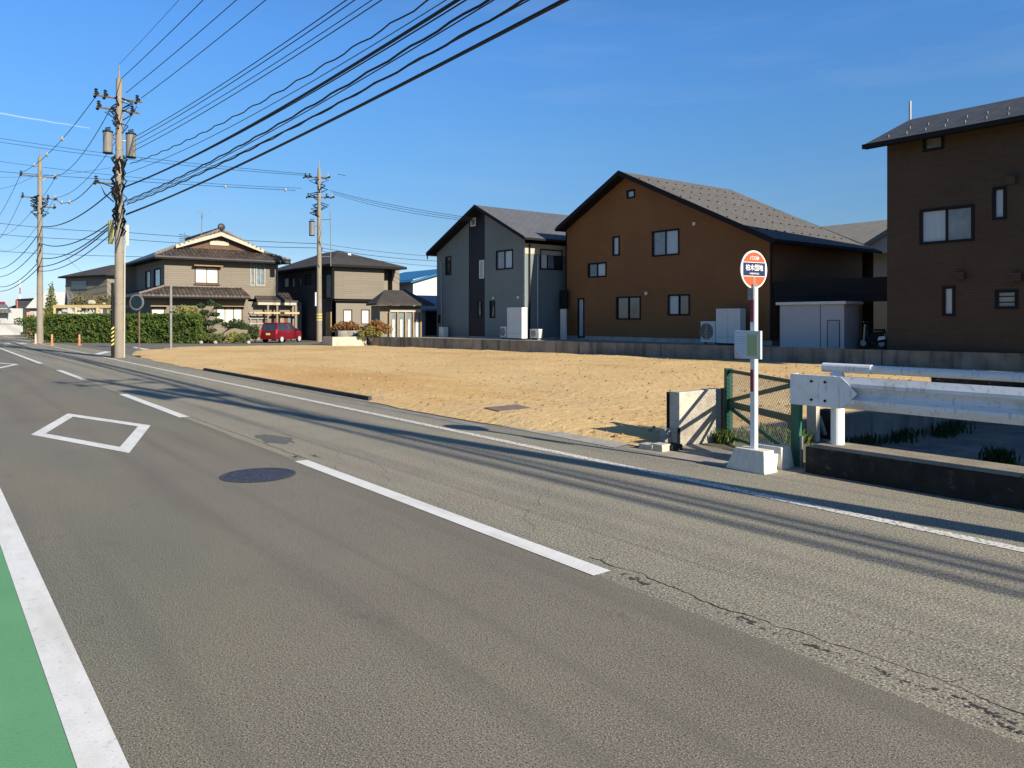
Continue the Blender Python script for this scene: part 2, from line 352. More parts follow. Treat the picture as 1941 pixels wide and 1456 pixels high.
def clip(poly, a, b, c):           # keep a*u+b*z<=c
    o = []
    for i in range(len(poly)):
        p, q = poly[i], poly[(i+1)%len(poly)]; dp = a*p[0]+b*p[1]-c; dq = a*q[0]+b*q[1]-c
        if dp <= 1e-9: o.append(p)
        if (dp < -1e-9 and dq > 1e-9) or (dp > 1e-9 and dq < -1e-9):
            t = dp/(dp-dq); o.append((p[0]+t*(q[0]-p[0]), p[1]+t*(q[1]-p[1])))
    return o
def P3(plane, c, u, z, d=0):       # d = depth into the wall
    return (u, c+d, z) if plane == 'y' else (c-d, u, z)
def wall(mb, plane, c, poly, holes=(), depth=.09):
    """one wall face (plane 'y' looks to -y, plane 'x' looks to +x), convex outline poly, real openings"""
    us = sorted({p[0] for p in poly} | {h[0] for h in holes} | {h[1] for h in holes})
    zs = sorted({p[1] for p in poly} | {h[2] for h in holes} | {h[3] for h in holes})
    cx = sum(p[0] for p in poly)/len(poly); cz = sum(p[1] for p in poly)/len(poly)
    for i in range(len(us)-1):
        for j in range(len(zs)-1):
            u0, u1, z0, z1 = us[i], us[i+1], zs[j], zs[j+1]
            if u1-u0 < 1e-5 or z1-z0 < 1e-5: continue
            mu, mz = (u0+u1)/2, (z0+z1)/2
            if any(h[0] < mu < h[1] and h[2] < mz < h[3] for h in holes): continue
            pl = [(u0,z0),(u1,z0),(u1,z1),(u0,z1)]
            for k in range(len(poly)):
                p, q = poly[k], poly[(k+1)%len(poly)]
                a, b = (q[1]-p[1]), -(q[0]-p[0]); cc = a*p[0]+b*p[1]
                if a*cx+b*cz > cc: a, b, cc = -a, -b, -cc
                pl = clip(pl, a, b, cc)
                if len(pl) < 3: break
            if len(pl) >= 3: mb.quad(*[P3(plane, c, u, z) for u, z in pl])
    for (u0, u1, z0, z1) in holes:
        for a, b in (((u0,z0),(u1,z0)),((u1,z0),(u1,z1)),((u1,z1),(u0,z1)),((u0,z1),(u0,z0))):
            mb.quad(P3(plane,c,*a), P3(plane,c,*b), P3(plane,c,*b,depth), P3(plane,c,*a,depth))
def window(parent, plane, c, h, pane, frame=None, splits=1, ft=.05, label=None, bars=0, proud=.03):
    u0, u1, z0, z1 = h; frame = frame or BLACKM
    f = MB()
    def bx(a0, a1, b0, b1, d0, d1):
        if plane == 'y': f.box(a0, a1, c+d0, c+d1, b0, b1)
        else: f.box(c-d1, c-d0, a0, a1, b0, b1)
    bx(u0-.03, u1+.03, z1-ft, z1+.03, -proud, .088); bx(u0-.03, u1+.03, z0-.03, z0+ft, -proud, .088)
    bx(u0-.03, u0+ft, z0+ft+.001, z1-ft-.001, -proud, .088); bx(u1-ft, u1+.03, z0+ft+.001, z1-ft-.001, -proud, .088)
    for k in range(1, splits):
        m_ = u0+(u1-u0)*k/splits; bx(m_-.025, m_+.025, z0+ft+.001, z1-ft-.001, -.005, .088)
    for k in range(1, bars+1):
        m_ = z0+(z1-z0)*k/(bars+1); bx(u0+ft+.001, u1-ft-.001, m_-.015, m_+.015, 0., .05)
    fo = f.build('window', frame, parent)
    if label: fo['label'] = label
    panes = pane if isinstance(pane, (list, tuple)) else [pane]*splits
    for k in range(splits):
        a = u0+(u1-u0)*k/splits+(ft if k == 0 else .026); b = u0+(u1-u0)*(k+1)/splits-(ft if k == splits-1 else .026)
        g = MB(); d = .04 if k % 2 == 0 else .055
        if plane == 'y': g.box(a, b, c+d, c+d+.02, z0+ft, z1-ft)
        else: g.box(c-d-.02, c-d, a, b, z0+ft, z1-ft)
        g.build('pane', panes[k % len(panes)], fo)
    return fo
def hY(x0, y0, x1, y1, N):         # hole on plane y=N from pixel corners
    a = onY(x0, (y0+y1)/2, N); b = onY(x1, (y0+y1)/2, N); m_ = (x0+x1)/2
    return (a[0], b[0], onY(m_, y1, N)[2], onY(m_, y0, N)[2])
def hX(x0, y0, x1, y1, A):
    a = onX(x0, (y0+y1)/2, A); b = onX(x1, (y0+y1)/2, A); m_ = (x0+x1)/2
    return (a[1], b[1], onX(m_, y1, A)[2], onX(m_, y0, A)[2])
def slab(mb, p, th):               # sloping slab under four top points
    mb.hexa([(q[0], q[1], q[2]-th) for q in p], p)

# ------------------------------------------------------------------ ground, road, lot
g = MB()
BX0, BX1, BY0, BY1 = -6.6, 14., 8.1, 24.
FAR = 6000
g.quad((-FAR,-FAR,-.03),(FAR,-FAR,-.03),(FAR,BY0,-.03),(-FAR,BY0,-.03))
g.quad((-FAR,BY1,-.03),(FAR,BY1,-.03),(FAR,FAR,-.03),(-FAR,FAR,-.03))
g.quad((-FAR,BY0,-.03),(BX0,BY0,-.03),(BX0,BY1,-.03),(-FAR,BY1,-.03))
g.quad((BX1,BY0,-.03),(FAR,BY0,-.03),(FAR,BY1,-.03),(BX1,BY1,-.03))
struct('ground', g, SOIL)
def strip(name, x0, x1, y0, y1, z, m, nx=1): 
    b = MB(); b.quad((x0,y0,z),(x1,y0,z),(x1,y1,z),(x0,y1,z)); return struct(name, b, m)
# repaved lane with a slightly ragged joint against the old coarse lane
r1 = random.Random(3)
xs = [60-i*.25 if i < 440 else -50-(i-440)*4 for i in range(540)]
jag = []; j = 0.
for x in xs:
    j = j*.8+r1.uniform(-.012, .012); jag.append(3.47+j-(.02*max(0, x+4)))
b1 = MB(); b2 = MB()
for i in range(len(xs)-1):
    xa, xb = xs[i], xs[i+1]
    b1.quad((xb,-3.2,0),(xa,-3.2,0),(xa,jag[i],0),(xb,jag[i+1],0))
    b2.quad((xb,jag[i+1],0),(xa,jag[i],0),(xa,7.54,0),(xb,7.54,0))
struct('road', b1, A1); struct('road_old_lane', b2, A2)
struct('side_street', MB().quad((-58,7.542,0),(-6.8,7.542,-.002),(-6.8,7.9,-.002),(-39,7.9,0),(-44.5,11,0),(-45,17,0),(-42.2,22,0),(-49,62,0),(-60,62,0),(-53,22,0),(-53.5,15.5,0),(-65.5,7.2,0)), A3)
strip('green_pavement', -60, 40, -2.6, .45, .004, GREEN)
strip('green_pavement_seam', -60, 40, .02, .03, .0062, mat('green_seam', (.15,.36,.21), .8))
mk = MB()
def mark(b, x0, x1, y0, y1): b.quad((x0,y0,.0045),(x1,y0,.0045),(x1,y1,.0045),(x0,y1,.0045))
b = MB(); mark(b, -90, 40, .452, .605); tag(struct('pavement_edge_line', b, PAINT))
b = MB()
for i in range(9): mark(b, -8.6-10*i+ (0), -3.6-10*i, 3.42, 3.575) if i < 3 else None
mark(b, -80, -33.2, 3.42, 3.575); mark(b, 6.4, 11.4, 3.42, 3.57)
struct('centre_line', b, PAINT)
b = MB(); mark(b, -37, 60, 6.17, 6.30); struct('road_edge_line', b, PAINTW)
b = MB(); mark(b, -37, -90, 6.19, 6.30) ; struct('road_edge_line_far', b, PAINTW)
def diamond(xc, yc, dl=2.5, dw=.79, th=.17):
    o_ = [(xc-dl, yc), (xc, yc-dw), (xc+dl, yc), (xc, yc+dw)]
    k = 1-th*math.hypot(dl, dw)/(dl*dw)
    i_ = [(xc+(p[0]-xc)*k, yc+(p[1]-yc)*k) for p in o_]
    b = MB()
    for q in range(4):
        n_ = (q+1) % 4
        b.quad((*o_[q], .0046), (*o_[n_], .0046), (*i_[n_], .0046), (*i_[q], .0046))
    return b
struct('diamond_marking', diamond(-12.87, 2.02), PAINT); struct('diamond_marking', diamond(-33.2, 2.02), PAINT)
b = MB()
for k in range(7): mark(b, -63.4, -60, .95+.85*k, 1.35+.85*k)
struct('crosswalk', b, PAINTW)
b = MB(); p = [gnd(178,671), gnd(188,672.5), gnd(212,667), gnd(200,666)]; b.quad(*[(q[0],q[1],.005) for q in p])
p = [gnd(250,659), gnd(256,657.5), gnd(286,662.5), gnd(272,663)]; b.quad(*[(q[0],q[1],.005) for q in p])
struct('stop_line', b, PAINT)
# crack along the joint and dark tar patches
b = MB(); y = 3.66; pts = []
x = -3.9
while x < 1.5:
    y += r1.uniform(-.014, .014)+(3.66-y)*.08; pts.append((x, y)); x += r1.uniform(.015, .05)
w0 = .004
for (xa, ya), (xb, yb) in zip(pts, pts[1:]):
    w1_ = max(.0018, min(.0085, w0+r1.uniform(-.0018, .0018)*(1 if xa < -1 else 1.4)))
    b.quad((xa,ya-w0,.0025),(xb,yb-w1_,.0025),(xb,yb+w1_,.0025),(xa,ya+w0,.0025)); w0 = w1_
    if r1.random() < .05:
        yy = ya; xx = xa
        for _ in range(r1.randint(2,6)):
            x2 = xx+r1.uniform(-.03,.04); y2 = yy+r1.uniform(.01,.04); b.quad((xx-.0015,yy,.0025),(xx+.0015,yy,.0025),(x2+.001,y2,.0025),(x2-.001,y2,.0025)); xx, yy = x2, y2
for k in range(7):      # finer cracks wandering over the old lane
    x, y = r1.uniform(-14, -2), r1.uniform(3.7, 5.4); a_ = r1.uniform(-.5, .5)
    for _ in range(r1.randint(15, 45)):
        a_ += r1.uniform(-.5, .5); a_ *= .93; x2 = x+.05*math.cos(a_); y2 = y+.05*math.sin(a_); b.quad((x,y-.0014,.0025),(x2,y2-.0014,.0025),(x2,y2+.0014,.0025),(x,y+.0014,.0025)); x, y = x2, y2
pts = [(x_, 3.6+r1.uniform(-.02,.02)) for x_ in [-13.6+.05*k for k in range(100)]]
for (xa, ya), (xb, yb) in zip(pts, pts[1:]): b.quad((xa,ya-.004,.0025),(xb,yb-.004,.0025),(xb,yb+.004,.0025),(xa,ya+.004,.0025))
struct('road_crack', b, mat('tar_black', (.02,.019,.018), .9))
def blotch(mb, cx, cy, rx, ry, z=.0028, n=22, seed=0):
    q = random.Random(seed); mb.quad(*[(cx+rx*math.cos(2*math.pi*k/n)*q.uniform(.65,1.1), cy+ry*math.sin(2*math.pi*k/n)*q.uniform(.6,1.1), z) for k in range(n)])
b = MB()
for i, (px, py, rx, ry) in enumerate([(1200,1097,.16,.03),(1425,1180,.12,.03),(1553,1230,.11,.025),(1690,1282,.07,.02),(1860,1345,.13,.03),(1925,1385,.06,.02),(560,867,.10,.035),(598,865,.1,.025)]):
    q = gnd(px, py)
    for k in range(16):
        u_ = r1.gauss(0, .6); blotch(b, q[0]+u_*rx, q[1]+r1.gauss(0,.5)*ry-.1*u_*rx, rx*r1.uniform(.03,.22), ry*r1.uniform(.15,.6), z=.0026+.00004*k, n=9, seed=i*40+k)
    for k in range(30): blotch(b, q[0]+r1.gauss(0,1.1)*rx, q[1]+r1.gauss(0,1.0)*ry, .006, .005, z=.0024, n=5, seed=k)
struct('tar_patch', b, mat('tar_worn', (.055,.052,.048), .9, var=.3, scale=20))
b = MB(); q = gnd(521,833); blotch(b, q[0], q[1], .55, .22, seed=40); struct('asphalt_patch', b, mat('patch_asphalt', (.115,.118,.105), .9, var=.2, scale=30))
# manhole in the road
q = gnd(490, 901)
mh = thing('manhole_cover', 'round dark bluish manhole cover set in the road lane beside the dashed white line', 'manhole', (q[0], q[1], 0))
MH = mat('manhole_iron', (.045, .046, .062), .6, .3, var=.3, scale=20)
mixin(MH, ramp(MH, voro(MH, 30), .2, .45, .7, 0), (.15,.15,.17))
MB().cyl((q[0],q[1],-.02),(q[0],q[1],.0055), .345, seg=40).build('cover', MH, mh)
b = MB()
for k in range(40):
    a, a2 = 2*math.pi*k/40, 2*math.pi*(k+1)/40
    b.quad(*[(q[0]+r_*math.cos(t_), q[1]+r_*math.sin(t_), .007) for r_, t_ in ((.35,a),(.385,a),(.385,a2),(.35,a2))])
b.build('rim', mat('manhole_rim', (.06,.06,.07), .7), mh)

# empty lot of orange sand: one displaced sheet with a ragged border
lotp = [(-6.77,7.9),(-6.77,7.35),(-8.2,7.22),(-10,7.02),(-12.2,6.98),(-13.9,7.06),(-14.2,7.28),(-25.8,7.28),(-26.2,7.12),(-33,7.25),(-38.6,7.6),(-42,8.4),(-44.7,9.7),(-46.6,11.6),(-46.8,14.5),(-45.4,17.6),(-43.6,19.6),(-42.0,21.45),(-9.2,26.55),(-6.74,26.9)]
def inside(x, y, poly):
    c_ = False
    for i in range(len(poly)):
        (x0,y0),(x1,y1) = poly[i], poly[i-1]
        if (y0 > y) != (y1 > y) and x < (x1-x0)*(y-y0)/(y1-y0)+x0: c_ = not c_
    return c_
from mathutils import noise as mn
bm = bmesh.new()
vs = [bm.verts.new((p[0], p[1], 0)) for p in lotp]; bm.faces.new(vs)
for cut, axis in (([-46+.5*k for k in range(80)], 0), ([7.5+.5*k for k in range(39)], 1)):
    for c_ in cut:
        n_ = Vector((1,0,0)) if axis == 0 else Vector((0,1,0))
        bmesh.ops.bisect_plane(bm, geom=bm.verts[:]+bm.edges[:]+bm.faces[:], plane_co=n_*c_, plane_no=n_)
bnd = {v for e in bm.edges if e.is_boundary for v in e.verts}
for v in bm.verts:
    x, y = v.co.x, v.co.y; h = mn.noise(Vector((x*.35, y*.35, 0)))*.06+mn.noise(Vector((x*1.7, y*1.7, 3)))*.03
    if v in bnd:
        v.co.z = .012
        if 7.1 > y > 6.8 or x < -26.5:
            v.co.y += mn.noise(Vector((x*2.1, y*2, 9)))*.16; v.co.x += mn.noise(Vector((x*2.1, y*2, 5)))*.12
    else: v.co.z = .07+h*.8
me = bpy.data.meshes.new('sand_lot'); bmesh.ops.triangulate(bm, faces=bm.faces[:]); bm.to_mesh(me); bm.free(); me.materials.append(SAND)
me.polygons.foreach_set('use_smooth', [True]*len(me.polygons))
lot = bpy.data.objects.new('sand_lot', me); col.objects.link(lot); lot['kind'] = 'structure'
# pebbles and clods lying on the sand
b = MB()
for k in range(2600):
    x = -7.3-rnd.random()**1.5*30; y = 7.4+rnd.random()*18
    if not inside(x, y, lotp): continue
    r_ = rnd.choice((.012,.018,.018,.03))*rnd.uniform(.7,1.4); z = .07+(mn.noise(Vector((x*.35, y*.35, 0)))*.06+mn.noise(Vector((x*1.7, y*1.7, 3)))*.03)*.8
    b.ball((x, y, z+r_*.2), r_, 5, 3, rnd.uniform(.8,1.4), rnd.uniform(.8,1.3), .7)
tag(b.build('pebbles', mat('pebble', (.30,.20,.11), .95, var=.35, scale=3)), 'small clods and pebbles scattered over the orange sand lot', 'pebbles', kind='stuff')
# steel plate lid lying on the sand
p = [(918,774),(946,781),(1009,775),(980,768)]
q = [gnd(a, c_, .1) for a, c_ in p]
b = MB(); b.hexa([(v[0],v[1],.05) for v in q], [(v[0],v[1],.115) for v in q])
tag(b.build('ground_plate', mat('rusty_lid', (.20,.15,.12), .8, var=.2, scale=8)), 'flat brown square steel plate lying in the orange sand', 'plate')
# concrete border by the lot
b = MB(); b.box(-25.7,-14.15,7.18,7.26,0,.075); struct('lot_kerb', b, mat('kerb_shaded', (.05,.048,.045), .9, var=.3))  # near-black colour stands for the shade on the step face
b = MB(); b.quad((-11.2,7.1,.006),(-7.0,7.03,.006),(-7.0,7.30,.03),(-11.2,7.22,.03)); struct('gutter_concrete', b, CONC)
b = MB(); b.quad((-14.1,6.72,.004),(-9.6,6.76,.004),(-9.6,6.93,.005),(-14.1,6.86,.005)); struct('gutter_strip', b, mat('gutter_worn', (.22,.215,.19), .9, var=.2))
b = MB(); b.quad((-6.9,7.1,.003),(-4.66,7.1,.003),(-4.66,8.1,.003),(-6.6,8.1,.003),(-6.85,7.6,.003)); struct('concrete_apron', b, mat('apron', (.30,.27,.22), .9, var=.2, scale=3, bump=.3))

# terrace behind the retaining wall
def wally(x): return 21.5+(x+42.2)*(26.6-21.5)/33.1
b = MB(); b.quad((-50,23.6,.5),(-42.1,23.6,.5),(-42.1,wally(-42.1)+.1,.5),(40,wally(40)+.1,.5),(40,80,.5),(-50,80,.5)); struct('terrace_ground', b, GRAVEL)
b = MB(); u = Vector((33.1,5.1,0)).normalized(); n_ = Vector((-u.y,u.x,0)); a = Vector((-42.2,21.5,-.6)); e = a+u*62
b.hexa([a, e, e+n_*.18, a+n_*.18], [v+Vector((0,0,1.2)) for v in (a, e, e+n_*.18, a+n_*.18)])
rw = b.build('retaining_wall', WALLC); tag(rw, 'long low weathered grey concrete retaining wall behind the sand lot', 'wall')
b = MB()
b2_ = MB()
for k in range(14):     # joints
    c_ = a+u*(4.4*k+3)-n_*.004; b2_.box(-.012, .012, -.002, .003, 0, 1.19)
    M = Matrix.Translation(c_)@Matrix.Rotation(math.atan2(u.y,u.x), 4, 'Z'); b2_.v[-8:] = [tuple(M@Vector(p)) for p in b2_.v[-8:]]
b2_.build('joint', BLACKM, rw)

# canal bed beside the lot
b = MB(); b.quad((BX0,BY0,-.4),(BX1,BY0,-.4),(BX1,BY1,-.4),(BX0,BY1,-.4)); struct('canal_bed', b, DARKASPH)
b = MB().box(-6.596,-5.0,8.101,9.695,-.6,-.01); struct('ground_by_gate', b, SOIL)
b = MB(); b.box(BX0-.14,BX0+.0,8.75,24.05,-.6,.09); b.box(BX0, BX1+.2, 24.0, 24.2, -.6, -.02); b.box(BX1, BX1+.15, 8.1, 24, -.6, -.02)
b.box(-6.598,-5.0,9.7,9.85,-.6,.0); tag(b.build('canal_wall', WALLC), 'low concrete bank wall between the sand lot and the canal', 'wall')
q0 = onY(1765, 712, 18.6)
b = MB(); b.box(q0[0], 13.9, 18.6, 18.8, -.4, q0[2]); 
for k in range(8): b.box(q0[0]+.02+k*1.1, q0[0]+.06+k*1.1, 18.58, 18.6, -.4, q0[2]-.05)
tag(b.build('block_wall', CONCD), 'shade-darkened block wall crossing the canal beyond the guardrail', 'wall')  # shade of the front face is put into the near-black colour

# ------------------------------------------------------------------ leaves, trees and hedges
def leafcloud(mb, blobs, n, size, flat=0, shell=.55):
    vol = [b_[3]*b_[4]*b_[5] for b_ in blobs]; tot = sum(vol)
    for b_, v_ in zip(blobs, vol):
        for _ in range(int(n*v_/tot)+1):
            d = Vector((rnd.gauss(0,1), rnd.gauss(0,1), rnd.gauss(0,1))).normalized(); r_ = rnd.uniform(shell, 1.05)
            mb.leaf((b_[0]+d.x*b_[3]*r_, b_[1]+d.y*b_[4]*r_, b_[2]+d.z*b_[5]*r_), size, flat)
def plant(name, label, cat, base, blobs, n, size, lm, trunk=None, group=None, inner=True):
    t = thing(name, label, cat, base, group)
    b = MB(); leafcloud(b, blobs, n, size)
    b.build('crown' if trunk else 'foliage', lm, t)
    b = MB()
    if trunk:
        for pts, r0 in trunk: b.tube(pts, [r0*(1-.6*i/(len(pts)-1)) for i in range(len(pts))], 7)
    else:
        for q in range(5):
            an = q*1.3; b.cyl(base, (base[0]+.25*math.cos(an), base[1]+.25*math.sin(an), base[2]+.4), .02, .01, 5)
    b.build('trunk' if trunk else 'stem', BARK, t)
    return t
def hedge(name, label, p0, p1, depth, h, n, size, wob=.08):
    p0 = Vector((*p0, 0)); p1 = Vector((*p1, 0)); u = (p1-p0); L_ = u.length; u.normalize(); n_ = Vector((-u.y, u.x, 0))
    t = thing(name, label, 'hedge', (p0+p1)/2)
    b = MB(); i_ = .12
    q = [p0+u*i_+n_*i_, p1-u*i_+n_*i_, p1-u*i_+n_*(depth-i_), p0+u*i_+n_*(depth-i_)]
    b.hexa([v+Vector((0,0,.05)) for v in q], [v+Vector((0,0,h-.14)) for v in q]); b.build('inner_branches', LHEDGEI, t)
    b = MB()
    for _ in range(n):
        s_ = rnd.random()*L_; k = rnd.random(); z = rnd.uniform(.03, h)
        wv = mn.noise(Vector((s_*.9, z*1.5, k*2)))*wob+mn.noise(Vector((s_*3, z*3, 1)))*wob*.7
        if k < .52: pos = p0+u*s_+n_*(rnd.uniform(-.02,.16)-wv)+Vector((0,0,z))
        elif k < .84: pos = p0+u*s_+n_*rnd.uniform(0,depth)+Vector((0,0,h+wv*.6-rnd.uniform(0,.12)))
        elif k < .92: pos = p0+u*(L_+rnd.uniform(-.15,.05))+n_*rnd.uniform(0,depth)+Vector((0,0,z))
        else: pos = p0+u*rnd.uniform(-.05,.15)+n_*rnd.uniform(0,depth)+Vector((0,0,z))
        b.leaf(pos, size)
    b.build('foliage', LHEDGE, t); return t
ha = gnd(86,649.5); hb = gnd(374,651.5)
hedge('clipped_hedge', 'long clipped green hedge at the street corner below the tiled roof house', ha[:2], hb[:2], 1.1, 1.95, 17000, .10, .24)
# clipped round shrub overhanging the road at far left
q = atD(55, 640, 62); bl = []
for (px, py, rx, rz) in ((44,610,.5,.35),(58,612,.8,.6),(70,616,.8,.75),(64,630,.6,.5),(80,625,.7,.8)):
    c_ = atD(px, py, 62); bl.append((*c_, rx, .7, rz))
c0 = atD(66, 648, 62)
plant('clipped_shrub', 'dark green clipped shrub leaning over the road edge left of the hedge', 'shrub', (c0[0],c0[1],0), bl, 1800, .12, LHEDGE, [([(c0[0],c0[1],0),(c0[0]+.1,c0[1],.8),bl[2][:3]], .12)])
# yellow-green cypress behind
c_ = atD(97, 600, 80); bl = [(c_[0],c_[1],.6+.55*k,.95*(1-k/9.5)+.1,.95*(1-k/9.5)+.1,.6) for k in range(9)]
plant('conical_tree', 'pointed yellow green conifer standing behind the hedge', 'tree', (c_[0],c_[1],0), bl, 2600, .13, leafmat('cypress_leaves',(.10,.13,.02),(.17,.18,.03)), [([(c_[0],c_[1],0),(c_[0],c_[1],5)], .12)])
# brownish trees behind the utility pole
for i, (px, py, D, rx, rz, lab) in enumerate([(180,577,70,1.8,.8,'olive brown bare-looking tree behind the hedge left of the utility pole'),(243,580,62,1.1,.9,'dark olive shrub behind the hedge beside the round mirror')]):
    c_ = atD(px, py, D); bl = [(c_[0]+rnd.uniform(-1,1)*rx*.6, c_[1]+rnd.uniform(-1,1)*rx*.6, c_[2]+rnd.uniform(-.6,.5)*rz, rx*.7, rx*.6, rz*.8) for _ in range(7)]
    plant('olive_tree', lab, 'tree', (c_[0],c_[1],0), bl, 2600, .12, LOLIVE, [([(c_[0],c_[1],0),(c_[0],c_[1],c_[2]-.5)], .12), ([(c_[0],c_[1],c_[2]-1),(c_[0]+.7,c_[1]+.7,c_[2]+.3)], .05), ([(c_[0],c_[1],c_[2]-1),(c_[0]-.7,c_[1]-.6,c_[2]+.3)], .05)])
# garden of the tiled roof house
D0 = 52.5
c_ = atD(345, 592, 56); plant('tall_shrub', 'loose yellow green shrub rising behind the right end of the hedge', 'shrub', (c_[0],c_[1],0),
    [(atD(px,py,56)+(rx,rx,rz)) for px,py,rx,rz in ((345,590,.8,.5),(362,594,.7,.5),(330,596,.6,.4),(370,605,.6,.6))], 1500, .10, LYEL, [([(c_[0],c_[1],0),(c_[0],c_[1],1.6)], .06)])
c_ = atD(400, 645, D0); tr = [([(c_[0],c_[1],0), atD(398,625,D0), atD(392,605,D0), atD(405,585,D0)], .13), ([atD(398,625,D0), atD(412,610,D0)], .07), ([atD(392,605,D0), atD(384,585,D0)], .06)]
bl = [(*atD(px,py,D0), rx, rx, rz) for px,py,rx,rz in ((382,580,.28,.18),(400,574,.22,.22),(413,580,.28,.14),(388,592,.32,.16),(407,596,.34,.14),(380,607,.32,.22),(396,612,.38,.18),(414,608,.32,.16),(426,614,.26,.12),(385,622,.28,.16),(402,626,.3,.12))]
plant('garden_pine', 'scraggy dark garden pine with open tiers in front of the white windows', 'pine tree', (c_[0],c_[1],0), bl, 2200, .09, LPINE, tr)
c_ = atD(447, 645, 54); bl = [(*atD(px,py,54), rx, .6, rz) for px,py,rx,rz in ((447,612,.5,.28),(457,618,.55,.22),(438,618,.4,.2),(465,621,.35,.16))]
plant('cloud_pruned_pine', 'dark flat-topped cloud pruned pine below the right white window', 'pine tree', (c_[0],c_[1],0), bl, 1800, .07, LPINE, [([(c_[0],c_[1],0), atD(432,635,54), atD(425,640,54)], .05), ([atD(424,650,54), atD(420,634,54), atD(432,625,54), atD(447,616,54)], .10)])
for i, (px, py, rx, rz, lab, lm) in enumerate([(392,638,.75,.32,'low green shrub at the foot of the open tiered pine',LSHRUB),(415,640,.5,.3,'small round shrub between the two garden pines',LSHRUB),(442,639,.45,.38,'bright green low bush at the garden edge nearest the red car',LYEL),(462,640,.5,.32,'low olive bush at the house corner',LSHRUB),(483,630,.45,.55,'dark grey green bush between the house corner and the red car',LPINE)]):
    c_ = atD(px, py, D0 if i < 4 else 56); plant('low_shrub', lab, 'shrub', (c_[0],c_[1],0), [(c_[0],c_[1],max(c_[2],rz*.8),rx,rx,rz),(c_[0]+.3,c_[1]-.3,max(c_[2],rz*.8)-.05,rx*.7,rx*.7,rz*.8)], 900, .07, lm, group=None)
b = MB()
for px, py in ((381,642),(408,641),(471,637)): c_ = atD(px,py,52); b.ball((c_[0],c_[1],.16), .2, 8, 5, 1.1, .9, .8)
for i, (px, py) in enumerate(((381,642),(408,641),(471,637))):
    c_ = atD(px,py,51.6); b = MB().ball((c_[0],c_[1],.08), .15, 9, 6, rnd.uniform(.9,1.3), .9, .85)
    tag(b.build('garden_rock', CONC, smooth=True), ('pale round stone at the hedge end of the garden','pale stone below the open tiered pine','pale stone at the right house corner')[i], 'rock')
# flower bed block and orange shrubs before the charcoal house
b = MB().box(-42.6,-42.21,19.1,21.3,0,.60); bd = thing('flower_bed', 'pale concrete flower bed wall with a grey upper tier at the lot corner', 'planter', (-42.4,20.2,0)); b.build('lower_wall', CONCL, bd)
MB().box(-43.6,-43.2,19.9,21.9,0,.95).build('upper_tier', WALLC, bd); MB().box(-43.6,-42.6,19.1,19.3,0,.6).build('side_wall', CONCL, bd)
for i, (px, py, D, rx, rz, lm, lab) in enumerate([(656,618,48.5,.7,.32,LORANGE,'rust orange low shrub over the left of the flower bed'),(714,620,46.2,.62,.42,LORANGE,'rust orange bush right of the flower bed before the narrow windows'),(703,627,46.0,.35,.3,LYEL,'olive yellow bush between the flower bed and the orange bush')]):
    c_ = atD(px, py, D); plant('autumn_shrub', lab, 'shrub', (c_[0],c_[1],.3), [(*c_,rx,rx,rz),(c_[0]+.3,c_[1]+.4,c_[2]-.1,rx*.7,rx*.7,rz*.8),(c_[0]-.3,c_[1]-.4,c_[2]-.15,rx*.7,rx*.7,rz*.8)], 1300, .08, lm)
# weeds
def weeds(name, label, spots, n, h, m=GRASS):
    b = MB()
    for (x, y, z, rx, ry) in spots:
        for _ in range(n):
            px, py = x+rnd.gauss(0,rx*.5), y+rnd.gauss(0,ry*.5); hh = h*rnd.uniform(.4,1.2); a = rnd.uniform(0,6.28); l_ = rnd.uniform(.1,.6)*hh; w_ = .008+hh*.03
            d = Vector((math.cos(a), math.sin(a), 0)); s_ = Vector((-d.y, d.x, 0))*w_; p = Vector((px,py,z))
            b.quad(p-s_, p+s_, p+d*l_*.4+s_*.8+Vector((0,0,hh*.65)), p+d*l_+Vector((0,0,hh)), p+d*l_*.4-s_*.8+Vector((0,0,hh*.65)))
    return tag(b.build(name, m), label, 'weeds', kind='stuff')
sp = [(-6.35+rnd.uniform(-.1,.45), 8.9+k*.16, -.01, .25, .15) for k in range(6)]
weeds('weeds', 'bright green weeds growing behind the green gate', sp+[(-6.45,8.5,.0,.12,.10)], 130, .17)
sp = [(BX0+.2+rnd.uniform(-.1,.3), 10.6+k*.6, -.4, .22, .35) for k in range(9)]
weeds('weeds', 'dark green weeds along the far bank of the canal behind the guardrail', sp, 70, .16, leafmat('weeds_dark',(.03,.055,.015),(.05,.085,.02)))
q = gnd(1892, 880, -.4); weeds('weeds', 'tuft of dark grass against the guardrail kerb at the right edge', [(q[0],q[1],-.4,.2,.2)], 150, .22, leafmat('weeds_dark',(.03,.055,.015),(.05,.085,.02)))
0 and weeds('weeds', 'dry tufts along the sand edge beside the gutter', [(-7.2-rnd.random()*6.5, 7.02+rnd.uniform(-.05,.05), .01, .12, .04) for _ in range(14)], 14, .07, LOLIVE)

# ------------------------------------------------------------------ houses
def house(name, label, loc): return thing(name, label, 'house', loc)
